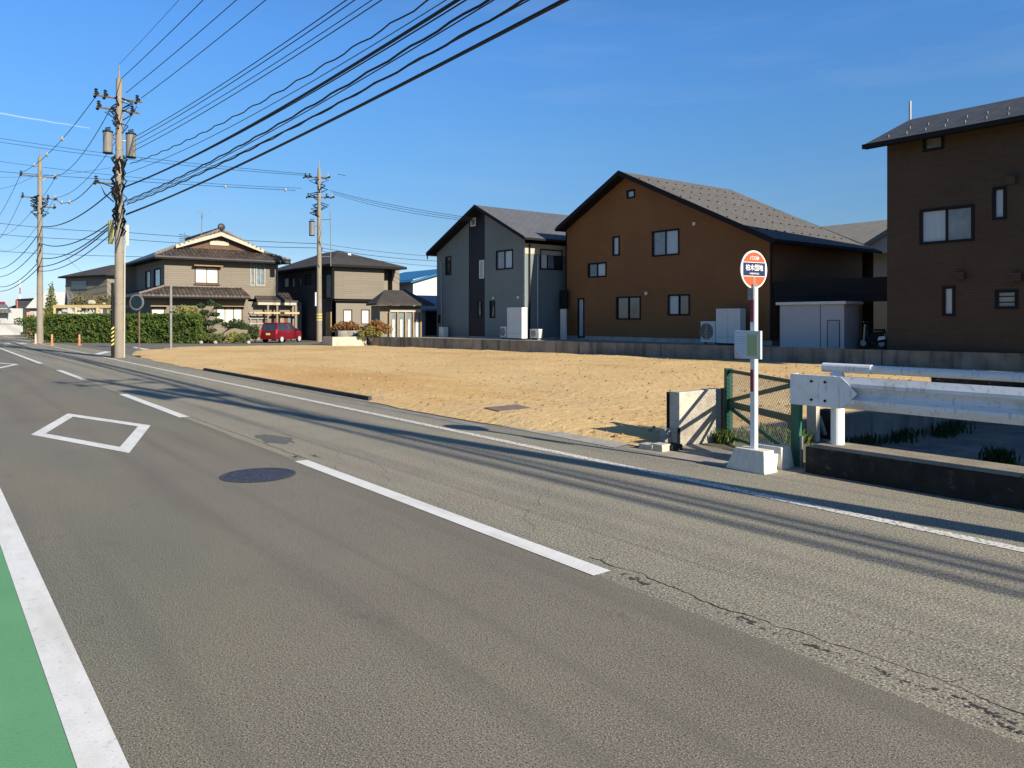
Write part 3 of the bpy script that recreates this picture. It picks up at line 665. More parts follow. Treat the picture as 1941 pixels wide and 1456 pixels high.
# 1. brown gabled house
N = 29.3; XL, XR = -33.1, -19.65; rk = 28.7
hb_ = house('brown_house', 'two storey brown brick-clad house with grey shingle gable roof behind the wall', ((XL+XR)/2, N, .5))
ez_l, pz, px_, ez_r = 6.93, 9.33, -28.31, 5.22
def roofz_l(x): return pz-(px_-x)*(pz-6.85)/(px_+33.25)
def roofz_r(x): return pz-(x-px_)*(pz-5.08)/(-19.2-px_)
holes = [hY(1189,361,1203,375,N), hY(1237,437,1287,484,N), hY(1162,449,1174,484,N), hY(1115,499,1149,525,N), hY(1169,563,1214,605,N), hY(1267,559,1307,597,N), hY(1096,566,1107,639,N)]
w_ = MB(); poly = [(XL,.72),(XR,.72),(XR,roofz_r(XR)-.16),(px_,pz-.16),(XL,roofz_l(XL)-.16)]
wall(w_, 'y', N, poly, holes)
sh_ = []
wall(w_, 'x', XR, [(N,.72),(36.9,.72),(36.9,roofz_r(XR)-.16),(N,roofz_r(XR)-.16)], [(34.2,35.2,.75,2.7)])
w_.quad((XL,N,.72),(XL,38,.72),(XL,38,roofz_l(XL)-.16),(XL,N,roofz_l(XL)-.16))
w_.quad((XL,38,.72),(XR,38,.72),(XR,38,roofz_r(XR)-.16),(px_,38,pz-.16),(XL,38,roofz_l(XL)-.16))
w_.build('wall', BROWNW, hb_)
MB().box(XL+.03,XR-.03,N+.03,37.9,.5,.72).build('foundation', CONC, hb_)
for h, p_, s_ in zip(holes, (LACE, [GLASSG,LACE], LACE, [GLASSD,LACE], [GLASSD,GLASSD], [LACE,GLASSD], LACE), (1,2,1,2,2,2,1)): window(hb_, 'y', N, h, p_, splits=s_)
dr = MB().box(XR-.08,XR-.03,34.22,35.18,.75,2.68).build('door', BLACKM, hb_)
XLo, XRo = -33.25, -19.2
rf = MB()
slab(rf, [(XLo,rk,roofz_l(XLo)),(px_,rk,pz),(px_,38.2,pz),(XLo,38.2,roofz_l(XLo))], .06)
slab(rf, [(px_,rk,pz),(XRo,rk,roofz_r(XRo)),(XRo,37.1,roofz_r(XRo)),(px_,38.05,pz)], .06)
ro = rf.build('roof', SHINGLE, hb_)
fa = MB()
for (a_, za, b_, zb) in ((XLo,roofz_l(XLo),px_,pz),(px_,pz,XRo,roofz_r(XRo))):
    slab(fa, [(a_,rk+.012,za-.062),(b_,rk+.012,zb-.062),(b_,38.0,zb-.062),(a_,38.0,za-.062)], .13)
    slab(fa, [(a_,rk-.05,za+.04),(b_,rk-.05,zb+.04),(b_,rk-.004,zb+.04),(a_,rk-.004,za+.04)], .26)
fa.box(XRo+.002,XRo+.12,rk-.05,37.0,roofz_r(XRo)-.17,roofz_r(XRo)-.03)
fa.box(XLo-.12,XLo-.002,rk-.05,38.0,roofz_l(XLo)-.17,roofz_l(XLo)-.03)
fa.build('fascia', BLACKM, ro)
MB().box(XL-.02,XL+.06,N-.03,N-.002,.72,ez_l-.3).build('corner_trim', BLACKM, hb_); MB().box(XR-.08,XR+.03,N-.03,N-.002,.72,5.0).build('corner_trim', BLACKM, hb_)
for px, py in ((1317,424),(1226,556)): q = onY(px,py,N); MB().box(q[0]-.07,q[0]+.07,N-.09,N-.002,q[2]-.09,q[2]+.07).build('vent_hood', APPL, hb_)
rr = MB()
for j in range(6):
    for k in range(12):
        x = px_+1.1+j*1.35; y = rk+.3+k*.7+(j%2)*.35
        if y < 36.9: MB().box(x,x+.04,y,y+.10,roofz_r(x),roofz_r(x)+.04).build('snow_guard', BLACKM, ro)
# 2. dark brown tall house
N = 26.85; XL, XR = -13.4, 0.
hd = house('dark_brown_house', 'tall dark brown house with snow guards on its dark roof at the right edge', (-7, N, .5))
holes = [hY(1751,259,1788,284,N), hY(1745,394,1845,459,N), hY(1883,356,1906,415,N), hY(1788,544,1809,598,N), hY(1888,551,1928,584,N)]
w_ = MB(); wall(w_, 'y', N, [(XL,.55),(XR,.55),(XR,7.84),(XL,7.84)], holes)
zr = 9.12
w_.quad((XL,N,.55),(XL,N+12.4,.55),(XL,N+12.4,7.84),(XL,N+3.3,zr),(XL,N,7.84)); w_.quad((XR,N,.55),(XR,N+12.4,.55),(XR,N+12.4,7.84),(XR,N+3.3,zr),(XR,N,7.84))
w_.quad((XL,N+12.4,.55),(XR,N+12.4,.55),(XR,N+12.4,7.84),(XL,N+12.4,7.84)); w_.build('wall', DARKW, hd)
for h, p_, s_, br_ in zip(holes, (GLASSG, [LACE,GLASSG], LACE, LACE, GLASSG), (1,2,1,1,1), (0,0,0,0,2)): window(hd, 'y', N, h, p_, splits=s_, bars=br_, ft=.06)
yr0, yr1, yr2 = N-.65, N+2.65, N+12.9
def rz(y): return 7.78+(y-yr0)*(9.16-7.78)/(yr1-yr0)
rf = MB(); slab(rf, [(XL-.45,yr0,7.78),(XR+.5,yr0,7.78),(XR+.5,yr1,9.16),(XL-.45,yr1,9.16)], .06); slab(rf, [(XL-.45,yr1,9.16),(XR+.5,yr1,9.16),(XR+.5,yr2,7.75),(XL-.45,yr2,7.75)], .06)
ro = rf.build('roof', DARKROOF, hd)
fa = MB(); slab(fa, [(XL-.44,yr0+.01,7.716),(XR+.48,yr0+.01,7.716),(XR+.48,yr1,9.096),(XL-.44,yr1,9.096)], .14); slab(fa, [(XL-.44,yr1,9.096),(XR+.48,yr1,9.096),(XR+.48,yr2-.01,7.69),(XL-.44,yr2-.01,7.69)], .14)
fa.box(XL-.5,XR+.5,yr0-.13,yr0-.003,7.6,7.75); fa.build('fascia', BLACKM, ro)
for row, (yy, st) in enumerate(((yr0+.45,0),(yr0+1.35,.5))):
    for k in range(16):
        x = XL+.1+k*.62+st*.62; MB().box(x,x+.06,yy-.02,yy+.03,rz(yy)+.0,rz(yy)+.085).build('snow_guard', GALV, ro)
q = onY(1725,200,yr1); MB().cyl((q[0],yr1,9.0),(q[0],yr1,9.85), .045, seg=8).build('vent_pipe', GALV, ro)
for px, py in ((1918,342),(1822,523),(1929,525)): q = onY(px,py,N); MB().box(q[0]-.14,q[0]+.14,N-.16,N-.002,q[2]-.12,q[2]+.12).build('vent_hood', DARKW, hd)
# 3. grey-green house with the black strip
N = 27.; XL, XR = -43.38, -34.01; rk = 26.4
hg = house('grey_house', 'two storey grey green house with a black centre strip and grey gable roof', ((XL+XR)/2, N, .5))
px_, pz, e_l, e_r, xlo, xro = -38.11, 8.52, 6.15, 6.0, -43.39, -33.3
xlo = -43.7
def gl(x): return pz-(px_-x)*(pz-e_l)/(px_+43.39)
def gr(x): return pz-(x-px_)*(pz-e_r)/(-32.88-px_)
bs0 = onY(889,500,N)[0]; bs1 = onY(919,500,N)[0]
H2 = [hY(941,475,972,510,N), hY(845,487,855,521,N), hY(929,571,938,602,N)]
HB = [hY(909,494,917,527,N), hY(892,414,901,428,N), hY(905,570,912,600,N)]
def gtop(x): return (gl(x) if x < px_ else gr(x))-.14
w_ = MB()
wall(w_, 'y', N, [(XL,.6),(bs0,.6),(bs0,gtop(bs0)),(XL,gtop(XL))], H2[1:2])
wall(w_, 'y', N, [(bs1,.6),(XR,.6),(XR,gtop(XR)),(bs1,gtop(bs1))], [H2[0],H2[2]])
SW = hX(1024,474,1065,511,XR); wall(w_, 'x', XR, [(N,.6),(35,.6),(35,5.95),(N,5.95)], [SW])
w_.quad((XL,N,.6),(XL,35,.6),(XL,35,gtop(XL)),(XL,N,gtop(XL))); w_.quad((XL,35,.6),(XR,35,.6),(XR,35,5.9),(px_,35,pz-.14),(XL,35,gtop(XL)))
w_.build('wall', GRAYW, hg)
w_ = MB(); pm = [(bs0,.6),(bs1,.6),(bs1,gtop(bs1)),(px_,pz-.14),(bs0,gtop(bs0))]
if not bs0 < px_ < bs1: pm = [(bs0,.6),(bs1,.6),(bs1,gtop(bs1)),(bs0,gtop(bs0))]
wall(w_, 'y', N+.02, pm, HB); w_.build('black_strip_wall', PURPLEK, hg)
MB().box(XL+.03,XR-.03,N+.04,34.9,.5,.6).build('foundation', CONC, hg)
MB().box(XR+.002,XR+.02,N,35,5.35,5.95).build('sunlit_band', CREAMW, hg)  # sunlit top of the side wall, painted on as a cream strip
window(hg,'y',N,H2[0],[GLASSG,LACE],splits=2); window(hg,'y',N,H2[1],GLASSD,bars=2); window(hg,'y',N,H2[2],GLASSD)
window(hg,'x',XR,SW,[SHOJI,GLASSG,GLASSD],splits=3)
window(hg,'y',N+.02,HB[0],LACE,frame=APPL); window(hg,'y',N+.02,HB[1],GLASSG,frame=APPL); window(hg,'y',N+.02,HB[2],GLASSG)
rf = MB(); slab(rf, [(xlo,rk,gl(xlo)),(px_,rk,pz),(px_,35.6,pz),(xlo,35.6,gl(xlo))], .05); slab(rf, [(px_,rk,pz),(xro,rk,gr(xro)),(xro,35.6,gr(xro)),(px_,35.6,pz)], .05)
ro = rf.build('roof', GREYROOF, hg); fa = MB()
for (a_, za, b_, zb) in ((xlo,gl(xlo),px_,pz),(px_,pz,xro,gr(xro))):
    slab(fa, [(a_,rk+.012,za-.052),(b_,rk+.012,zb-.052),(b_,35.5,zb-.052),(a_,35.5,za-.052)], .12)
    slab(fa, [(a_,rk-.04,za+.03),(b_,rk-.04,zb+.03),(b_,rk-.004,zb+.03),(a_,rk-.004,za+.03)], .2)
fa.box(xro+.002,xro+.11,rk-.04,35.5,gr(xro)-.15,gr(xro)-.03); fa.build('fascia', BLACKM, ro)
MB().cyl((xlo-.05,rk+.1,gl(xlo)-.1),(xlo-.05,rk+.1,gl(xlo)-.4),.04).build('downpipe', BLACKM, ro)
q = onY(998,500,N)[0]
MB().box(XR-.10,XR+.03,N-.03,N-.002,.6,5.7).build('corner_trim', mat('pale_grey_trim',(.26,.30,.31),.7), hg)
MB().box(XR+.03,XR+.09,N+.25,N+.33,.6,5.9).build('downpipe', BLACKM, hg)
q = onX(1018,560,XR); MB().cyl((XR+.06,q[1],.9),(XR+.06,q[1],5.3),.045).build('downpipe', mat('pale_pipe',(.34,.38,.38),.6), hg)
q = onY(838,560,N); MB().cyl((q[0],N-.06,.6),(q[0],N-.06,5.4),.04).build('downpipe', mat('pale_grey_trim',(.26,.30,.31),.7), hg)
for px, py in ((936,565),(983,564)): q = onY(px,py,N); MB().box(q[0]-.06,q[0]+.06,N-.08,N-.002,q[2]-.07,q[2]+.07).build('vent_hood', APPL, hg)
q = onY(834,604,N); MB().box(q[0]-.12,q[0]+.12,N-.1,N-.002,q[2]-.3,q[2]+.25).build('meter_box', BLACKM, hg)

# white slab fence and carport between the houses
q0 = onY(1062,586,28.6); q1 = onY(1072,586,28.6)
tag(MB().box(q0[0],q1[0],28.6,28.7,.5,q0[2]).build('screen_panel', WHITEW), 'narrow white screen panel between the grey house and the brown house', 'panel')
tag(MB().box(onY(1060,570,29)[0],onY(1074,570,29)[0],29.0,29.1,2.2,3.3).build('dark_awning', BLACKM), 'black awning above the white panel between the grey and brown houses', 'awning')
cp = thing('carport', 'black flat-roofed carport between the two brown houses', 'carport', (-16.2, 31, .5))
zt = onY(1640,527,29.5)[2]; zb = onY(1640,572,29.5)[2]
MB().box(-19.5,-13.5,29.2,36.5,zb+.25,zt).build('roof', BLACKM, cp)
MB().box(-19.45,-13.55,29.22,29.4,zb,zb+.24).build('beam', BLACKM, cp)
for x in (-19.2,-13.7): MB().box(x-.06,x+.06,29.3,29.42,.5,zb).build('post', BLACKM, cp)

# white storage shed in front of the carport
q0 = onY(1478,600,27.9); q1 = onY(1562,600,27.9); q2 = onY(1600,600,27.9); zt = onY(1500,578,27.9)[2]
sh = thing('storage_shed', 'white prefabricated storage shed with a small door in front of the carport', 'shed', ((q0[0]+q2[0])/2, 28.3, .5))
MB().box(q0[0],q2[0],27.9,29.0,.5,zt).build('wall', mat('shed_white',(.42,.42,.42),.6,var=.03), sh, bevel=.03)
MB().box(q0[0]-.12,q2[0]+.12,27.8,29.1,zt+.001,zt+.11).build('roof', APPL, sh)
d0 = onY(1568,620,27.9)[0]; d1 = onY(1592,620,27.9)[0]; dz = onY(1580,608,27.9)[2]
b = MB(); b.box(d0,d0+.03,27.88,27.899,.55,dz); b.box(d1-.03,d1,27.88,27.899,.55,dz); b.box(d0,d1,27.88,27.899,dz,dz+.03)
do = b.build('door_frame', mat('door_edge',(.05,.07,.09),.6), sh); MB().box(d0+.031,d1-.031,27.886,27.899,.55,dz-.001).build('door', mat('shed_door',(.34,.35,.36),.6,var=.03), sh)
MB().box(d0-.3,d0-.28,27.889,27.899,.55,zt-.02).build('panel_seam', mat('door_edge',(.05,.07,.09),.6), sh)
# scooter parked in the shade of the carport
q = onY(1650,640,28.4)
sc = thing('motor_scooter', 'black motor scooter with white panels parked in shade beside the white shed', 'scooter', (q[0],28.4,.5))
x0 = q[0]
for dx, nm in ((-.28,'wheel'),(.42,'wheel')):
    MB().cyl((x0+dx,28.4,.74),(x0+dx,28.5,.74),.23,seg=18).build(nm, RUBBER, sc)
    MB().cyl((x0+dx,28.39,.74),(x0+dx,28.51,.74),.12,seg=12).build('rim', GALV, sc)
MB().hexa([(x0-.1,28.33,.75),(x0+.5,28.33,.8),(x0+.5,28.57,.8),(x0-.1,28.57,.75)],[(x0+.05,28.36,1.15),(x0+.55,28.36,1.2),(x0+.55,28.54,1.2),(x0+.05,28.54,1.15)]).build('body', BLACKM, sc, bevel=.03)
MB().hexa([(x0+.3,28.30,.85),(x0+.6,28.30,.9),(x0+.6,28.6,.9),(x0+.3,28.6,.85)],[(x0+.36,28.31,1.0),(x0+.6,28.31,1.02),(x0+.6,28.59,1.02),(x0+.36,28.59,1.0)]).build('side_panel', WHITEP, sc, bevel=.02)
MB().box(x0+.05,x0+.5,28.36,28.54,1.2,1.28).build('seat', RUBBER, sc, bevel=.02); MB().box(x0+.35,x0+.55,28.38,28.52,1.04,1.13).build('tail_panel', WHITEP, sc)
MB().cyl((x0-.28,28.45,.74),(x0-.12,28.45,1.55),.03).build('steering_column', BLACKM, sc); MB().cyl((x0-.14,28.15,1.55),(x0-.14,28.75,1.55),.02).build('handlebar', GALV, sc)
MB().hexa([(x0-.25,28.32,.85),(x0-.2,28.32,.8),(x0-.2,28.58,.8),(x0-.25,28.58,.85)],[(x0-.2,28.3,1.45),(x0-.14,28.3,1.45),(x0-.14,28.6,1.45),(x0-.2,28.6,1.45)]).build('front_shield', GLASSG, sc)
# back cream house between the brown ones
hc = house('cream_house', 'cream house with a grey roof glimpsed between the two brown houses', (-22, 45, .5))
A_ = -22.5; q0 = onX(1570,440,A_)
w_ = MB(); w_.box(-31,-12,43,51,.5,5.9); w_.build('wall', CREAMW, hc)
rf = MB(); slab(rf, [(-31.5,42.4,5.9),(-11.5,42.4,5.9),(-11.5,47,7.75),(-31.5,47,7.75)], .12); slab(rf, [(-31.5,47,7.75),(-11.5,47,7.75),(-11.5,51.6,5.9),(-31.5,51.6,5.9)], .12); rf.build('roof', mat('weathered_grey_roof',(.20,.19,.165),.85,var=.12,scale=2), hc)
w_ = MB(); w_.prism([(-23.0,42.2,5.3),(-17.0,42.2,5.3),(-20.0,42.2,6.9)], (0,.1,0)); w_.build('gable_wall', CREAMW, hc)
w_ = MB(); w_.prism([(-23.4,42.0,5.3),(-20.0,42.0,7.1),(-20.0,42.0,6.85),(-23.1,42.0,5.2)], (0,3.2,0)); w_.prism([(-16.6,42.0,5.3),(-20.0,42.0,7.1),(-20.0,42.0,6.85),(-16.9,42.0,5.2)], (0,3.2,0)); w_.build('gable_roof', mat('weathered_grey_roof',(.20,.19,.165)), hc)
MB().box(-26.0,-24.6,42.95,43.04,3.2,4.3).build('window', GLASSG, hc)
tag(MB().box(-19.3,-12.5,40,40.15,.5,2.4).build('yard_wall', CREAMW), 'pale wall seen through the gap under the carport', 'wall')

# water heaters and outdoor units
def aircon(x, y, z, label, w=.8, h=.62, face='y'):
    t = thing('outdoor_unit', label, 'air conditioner unit', (x, y, z), 'air conditioner units beside the houses')
    MB().box(x,x+w,y,y+.3,z+.1,z+.1+h).build('casing', APPL, t, bevel=.015)
    cx, cz, r_ = x+w*.40, z+.1+h*.52, h*.40
    b = MB(); b.cyl((cx,y-.008,cz),(cx,y-.002,cz),r_,seg=24); b.build('fan_grille', GLASSD, t)
    b = MB()
    for rr_ in (.3,.6,.9): 
        n=20
        b.tube([(cx+r_*rr_*math.cos(6.2832*k/n), y-.014, cz+r_*rr_*math.sin(6.2832*k/n)) for k in range(n+1)], .008, 4)
    b.box(cx-.01,cx+.01,y-.02,y-.01,cz-r_,cz+r_); b.build('guard_wire', APPL, t)
    MB().box(x+.06,x+.14,y+.02,y+.28,z,z+.1).build('foot', CONC, t); MB().box(x+w-.14,x+w-.06,y+.02,y+.28,z,z+.1).build('foot', CONC, t)
    return t
def tank(x0, x1, y, z, h, label, seams=1):
    t = thing('water_heater', label, 'water heater', ((x0+x1)/2, y, z), 'water heater cabinets')
    MB().box(x0,x1,y,y+.4,z+.08,z+h).build('cabinet', APPL, t, bevel=.02); MB().box(x0+.05,x1-.05,y+.05,y+.35,z,z+.08).build('legs', BLACKM, t)
    b = MB()
    for k in range(1, seams+1): xm = x0+(x1-x0)*k/(seams+1); b.box(xm-.006,xm+.006,y-.004,y-.001,z+.1,z+h-.02)
    b.box(x0+.02,x1-.02,y-.004,y-.001,z+.35,z+.36); b.build('panel_seam', mat('seam',(.2,.2,.2),.7), t)
q0 = onY(1357,600,28.3); q1 = onY(1403,600,28.3); zt = onY(1380,585,28.3)[2]
tank(q0[0], q1[0], 28.3, .5, zt-.5, 'tall ivory water heater cabinets against the right end of the brown house')
q0 = onY(1328,600,28.4); q1 = onY(1356,600,28.4); aircon(q0[0], 28.4, .5, 'large outdoor unit on feet left of the brown house water heater', q1[0]-q0[0], .95)
q0 = onY(961,600,26.2); q1 = onY(989,600,26.2); tank(q0[0], q1[0], 26.2, .5, onY(975,583,26.2)[2]-.5, 'tall ivory water heater cabinet against the grey house', 0)
q0 = onY(948,630,26.3); aircon(q0[0], 26.3, .5, 'small outdoor unit left of the grey house water heater', .55, .62)
q0 = onX(1008,635,-33.6); aircon(-33.4, q0[1]-.3, .5, 'outdoor unit below the downpipe of the grey house side wall', .75, .5)
q0 = onY(832,630,26.4); tag(MB().box(q0[0],q0[0]+.55,26.4,26.75,.5,1.15).build('utility_cabinet', APPL), 'small white cabinet at the left corner of the grey house', 'cabinet')

# 4. traditional house with tiled hip-and-gable roof
A = -59.; B0 = -68.5; N0, N1 = 13.8, 22.3
ht = house('tiled_roof_house', 'two storey beige traditional house with brown tiled hip and gable roof', ((A+B0)/2, 18, 0))
H = [hX(370,507,414,537,A), hX(486,499,502,541,A), hX(475,499,482,541,A)]
NU = onX(527,500,A)[1]
w_ = MB(); wall(w_, 'x', A, [(N0,3.2),(NU,3.2),(NU,6.2),(N0,6.2)], H)
HL = [hX(410,583,459,614,A), hX(287,583,312,600,A)]; NLr = onX(470,600,A)[1]
wall(w_, 'x', A, [(N0-.9,0),(NLr,0),(NLr,3.4),(N0-.9,3.4)], HL) if False else wall(w_, 'x', A+.02, [(N0-.9,0),(NLr,0),(NLr,3.45),(N0-.9,3.45)], HL)
w_.build('wall', BEIGEW, ht)
HS = [hY(276,514,285,546,N0), hY(292,510,304,543,N0)]
w_ = MB(); wall(w_, 'y', N0, [(B0,3.2),(A,3.2),(A,6.2),(B0,6.2)], HS); w_.quad((B0,N0-.9,0),(A+.02,N0-.9,0),(A+.02,N0-.9,3.45),(B0,N0-.9,3.45))
w_.quad((B0,N0-.9,0),(B0,NU,0),(B0,NU,6.2),(B0,N0-.9,6.2)); w_.quad((B0,NU,0),(A,NU,0),(A,NU,6.2),(B0,NU,6.2)); w_.build('side_wall', BEIGE2, ht)
for h, p_, s_, fr in zip(H, ([SHOJI,SHOJI],GLASSG,GLASSG), (2,2,1), (WOODD,GALV,GALV)): window(ht,'x',A,h,p_,frame=fr,splits=s_)
h = H[0]; MB().box(A+.03,A+.5,h[0]-.2,h[1]+.2,h[3]+.06,h[3]+.14).build('window_hood', WOOD, ht); MB().box(A+.001,A+.12,h[0]-.1,h[1]+.1,h[2]-.14,h[2]-.04).build('sill', WOODD, ht)
for h, p_, s_ in zip(HL, ([SHOJI,SHOJI,SHOJI],SHOJI), (3,1)): window(ht,'x',A+.02,h,p_,frame=WOODD,splits=s_); MB().box(A+.06,A+.45,h[0]-.15,h[1]+.15,h[3]+.06,h[3]+.12).build('window_hood', WOOD, ht)
for h in HS: window(ht,'y',N0,h,GLASSG,frame=BLACKM,splits=1)
ov = .8; ex, ey0, ey1 = A+ov, N0-ov, NU+.7; ez = 6.15; xg = A-1.0; zg = 6.95; rp = 8.35; ym = (ey0+ey1)/2; k_ = (zg-ez)/(ex-xg)
def side_z(y, e0): return ez+abs(y-e0)*(rp-ez)/(ym-ey0)
gy0 = ey0+(zg-ez)*(ym-ey0)/(rp-ez); gy1 = ey1-(zg-ez)*(ym-ey0)/(rp-ez)
rf = MB(); th = .14
rf.prism([(ex,ey0,ez),(ex,ey1,ez),(xg,gy1,zg),(xg,gy0,zg)], (0,0,-th)); rf.build('front_roof', TILE, ht)
rf = MB(); rf.prism([(ex,ey0,ez),(xg,gy0,zg),(xg+.5,gy0,zg),(xg+.5,ym,rp),(B0-.7,ym,rp),(B0-.7,ey0,ez)], (0,0,-th)); rf.prism([(ex,ey1,ez),(xg,gy1,zg),(xg+.5,gy1,zg),(xg+.5,ym,rp),(B0-.7,ym,rp),(B0-.7,ey1,ez)], (0,0,-th)); rf.build('side_roof', TILEY, ht)
gb = MB(); gb.quad((xg+.05,gy0,zg),(xg+.05,gy1,zg),(xg+.05,ym,rp-.1)); gb.build('gable_wall', WOODD, ht)
gb = MB(); gb.box(xg+.06,xg+.12,ym-.7,ym+.7,zg+.30,zg+.62); gb.build('gable_vent', CREAMW, ht)
bb = MB()
for s_, g_ in ((1,gy0),(-1,gy1)): bb.hexa([(xg+.52,g_-s_*.1,zg-.13),(xg+.6,g_-s_*.1,zg-.13),(xg+.6,ym,rp-.42),(xg+.52,ym,rp-.42)],[(xg+.52,g_-s_*.1,zg+.14),(xg+.6,g_-s_*.1,zg+.14),(xg+.6,ym,rp-.13),(xg+.52,ym,rp-.13)])
bb.build('bargeboard', CREAMW, ht)
def ridge(p0, p1, r_=.13):
    b = MB(); p0 = Vector(p0); p1 = Vector(p1); n = max(2, int((p1-p0).length/.34)); d = (p1-p0)/n
    for k in range(n): c_ = p0+d*(k+.5); b.ball(c_, r_, 6, 4, 1.15, 1.15, .95)
    b.cyl(p0, p1, r_*.75, seg=6); return b
for p0, p1 in (((xg+.5,gy0,zg+.08),(xg+.5,ym,rp+.08)),((xg+.5,gy1,zg+.08),(xg+.5,ym,rp+.08)),((ex,ey0,ez+.08),(xg,gy0,zg+.08)),((ex,ey1,ez+.08),(xg,gy1,zg+.08))): ridge(p0, p1).build('ridge_tiles', RIDGET, ht)
ridge((xg+.5,ym,rp+.1),(B0-.7,ym,rp+.1),.17).build('ridge_tiles', TILE, ht); MB().ball((xg+.6,ym,rp+.25),.28,8,6,.6,1,1).build('ridge_end_tile', TILE, ht)
fa = MB(); fa.box(ex-.02,ex+.06,ey0,ey1,ez-.22,ez-.10); fa.box(B0,ex,ey0-.06,ey0+.02,ez-.22,ez-.10); fa.box(A,ex,ey0+.05,ey1-.05,ez-.20,ez-.145); fa.box(B0,ex,ey0+.05,N0,ez-.20,ez-.145); fa.build('eaves', BLACKM, ht)
# lower pent roof
lx = A+1.05; ly0 = N0-1.9; ly1 = onX(475,560,lx)[1]; lz = 3.38; uz = 3.98
rf = MB(); rf.prism([(lx,ly0,lz),(lx,ly1,lz),(A,ly1-.3,uz),(A,N0,uz)], (0,0,-.12)); rf.build('pent_roof', TILE, ht)
rf = MB(); rf.prism([(lx,ly0,lz),(A,N0,uz),(B0,N0,uz),(B0,ly0,lz)], (0,0,-.12)); rf.build('pent_roof', TILEY, ht)
ridge((lx,ly0,lz+.06),(A,N0,uz+.06),.10).build('ridge_tiles', RIDGET, ht); ridge((A+.1,N0,uz+.06),(A+.1,ly1-.3,uz+.06),.08).build('ridge_tiles', RIDGET, ht)
MB().box(A+.03,lx+.05,ly0,ly1,lz-.24,lz-.125).build('eaves', BLACKM, ht)
# entrance wing with its own small tiled roof and canopy
ew = MB(); NE0, NE1 = NLr, onX(572,600,A)[1]; ew.box(A-3,A-.05,NE0,NE1,0,3.0); ew.build('entrance_wall', BEIGE2, ht)
y0_ = onX(487,570,A+.8)[1]; y1_ = onX(565,570,A+.8)[1]
rf = MB(); rf.prism([(A+.8,y0_,3.1),(A+.8,y1_,3.1),(A-.6,y1_-.3,3.75),(A-.6,y0_+.2,3.75)], (0,0,-.14)); rf.build('entrance_roof', TILE, ht)
MB().box(A-.3,A+.75,y0_+.1,y1_-.1,2.74,2.94).build('entrance_beam', CREAMW, ht)
MB().box(A+.6,A+.75,NE0+.2,NE1-.5,2.05,2.2).build('porch_rail', WOODP, ht)
for yy in (y0_+.9, (y0_+y1_)/2, y1_-.15): MB().box(A+.55,A+.7,yy-.07,yy+.07,0,2.75).build('porch_post', BEIGE2, ht)
MB().box(A-.045,A+.0,y0_+1.4,y1_-.4,0,2.05).build('entrance_recess', WOODD, ht)
MB().box(A+.0,A+.05,y0_+1.7,y0_+2.4,.05,1.9).build('door', WOOD, ht)
MB().box(A+.0,A+.05,y0_+2.7,y0_+3.1,.3,1.9).build('window', GLASSG, ht); 
for k in range(5): MB().box(A+.04,A+.09,NE0+.05,NE0+1.5,.4+k*.42,.52+k*.42).build('lattice_slat', mat('slat_grey',(.30,.28,.24),.7), ht)
for k in range(3): MB().box(A+.09,A+.12,NE0+.15+k*.55,NE0+.2+k*.55,.2,2.3).build('lattice_post', mat('slat_grey',(.30,.28,.24),.7), ht)
an = thing('tv_antenna', 'thin rooftop television antenna above the tiled roof house', 'antenna', onX(381,450,A-3))
q = onX(381,455,A-3); t_ = onX(383,400,A-3)
MB().cyl((q[0],q[1],q[2]-1),(t_[0],t_[1],t_[2]),.03,seg=6).build('mast', GALV, an)
b = MB(); b.cyl((t_[0],t_[1]-.5,t_[2]-.1),(t_[0],t_[1]+.5,t_[2]-.1),.015,seg=5)
for k in range(6): b.cyl((t_[0]-.25,t_[1]-.45+.18*k,t_[2]-.1),(t_[0]+.25,t_[1]-.45+.18*k,t_[2]-.1),.01,seg=4)
b.build('element', GALV, an)
an2 = thing('roof_antenna', 'small antenna cluster at the left slope of the tiled roof', 'antenna', onX(350,455,A-4)); q = onX(350,475,A-4); t_ = onX(350,440,A-4)
MB().cyl((q[0],q[1],q[2]-.3),(t_[0],t_[1],t_[2]),.03,seg=6).build('mast', GALV, an2); b = MB()
for k in range(5): b.cyl((t_[0],t_[1]-.4,t_[2]-.2-.15*k),(t_[0],t_[1]+.4,t_[2]-.3-.1*k),.02,seg=4)
b.build('element', BLACKM, an2)
# shaded wing at the left of the tiled house and house behind the pole
hw = house('rear_tiled_house', 'small dark tiled roof house behind the utility pole and olive tree', atD(210,600,78))
def boxhouse(root, c_, w, d, h, rh, wm, rm, ang=0, ov=.5, name='roof', gable=False):
    M = Matrix.Translation(Vector((c_[0],c_[1],0)))@Matrix.Rotation(ang,4,'Z')
    b = MB().box(-w/2,w/2,-d/2,d/2,c_[2] if len(c_)>2 else 0,h); b.xf(M); wl = b.build('wall', wm, root)
    b = MB(); W2, D2 = w/2+ov, d/2+ov
    if gable:
        b.prism([(-W2,-D2,h),(-W2,D2,h),(-W2,0,h+rh)], (2*W2,0,0))
    else:
        rl = max(.1, W2-D2)
        b.quad((-W2,-D2,h),(W2,-D2,h),(rl,0,h+rh),(-rl,0,h+rh)); b.quad((-W2,D2,h),(W2,D2,h),(rl,0,h+rh),(-rl,0,h+rh))
        b.quad((-W2,-D2,h),(-W2,D2,h),(-rl,0,h+rh)); b.quad((W2,-D2,h),(W2,D2,h),(rl,0,h+rh)); b.quad((-W2,-D2,h),(W2,-D2,h),(W2,D2,h),(-W2,D2,h))
    b.xf(M); r_ = b.build(name, rm, root)
    b = MB().box(-W2,W2,-D2,D2,h-.15,h-.002); b.xf(M); b.build('eaves', BLACKM, r_)
    return M, wl
q = atD(216,600,80); M, wl = boxhouse(hw, q[:2], 7, 6, 6.0, 1.3, BEIGE2, SLATE, .4)
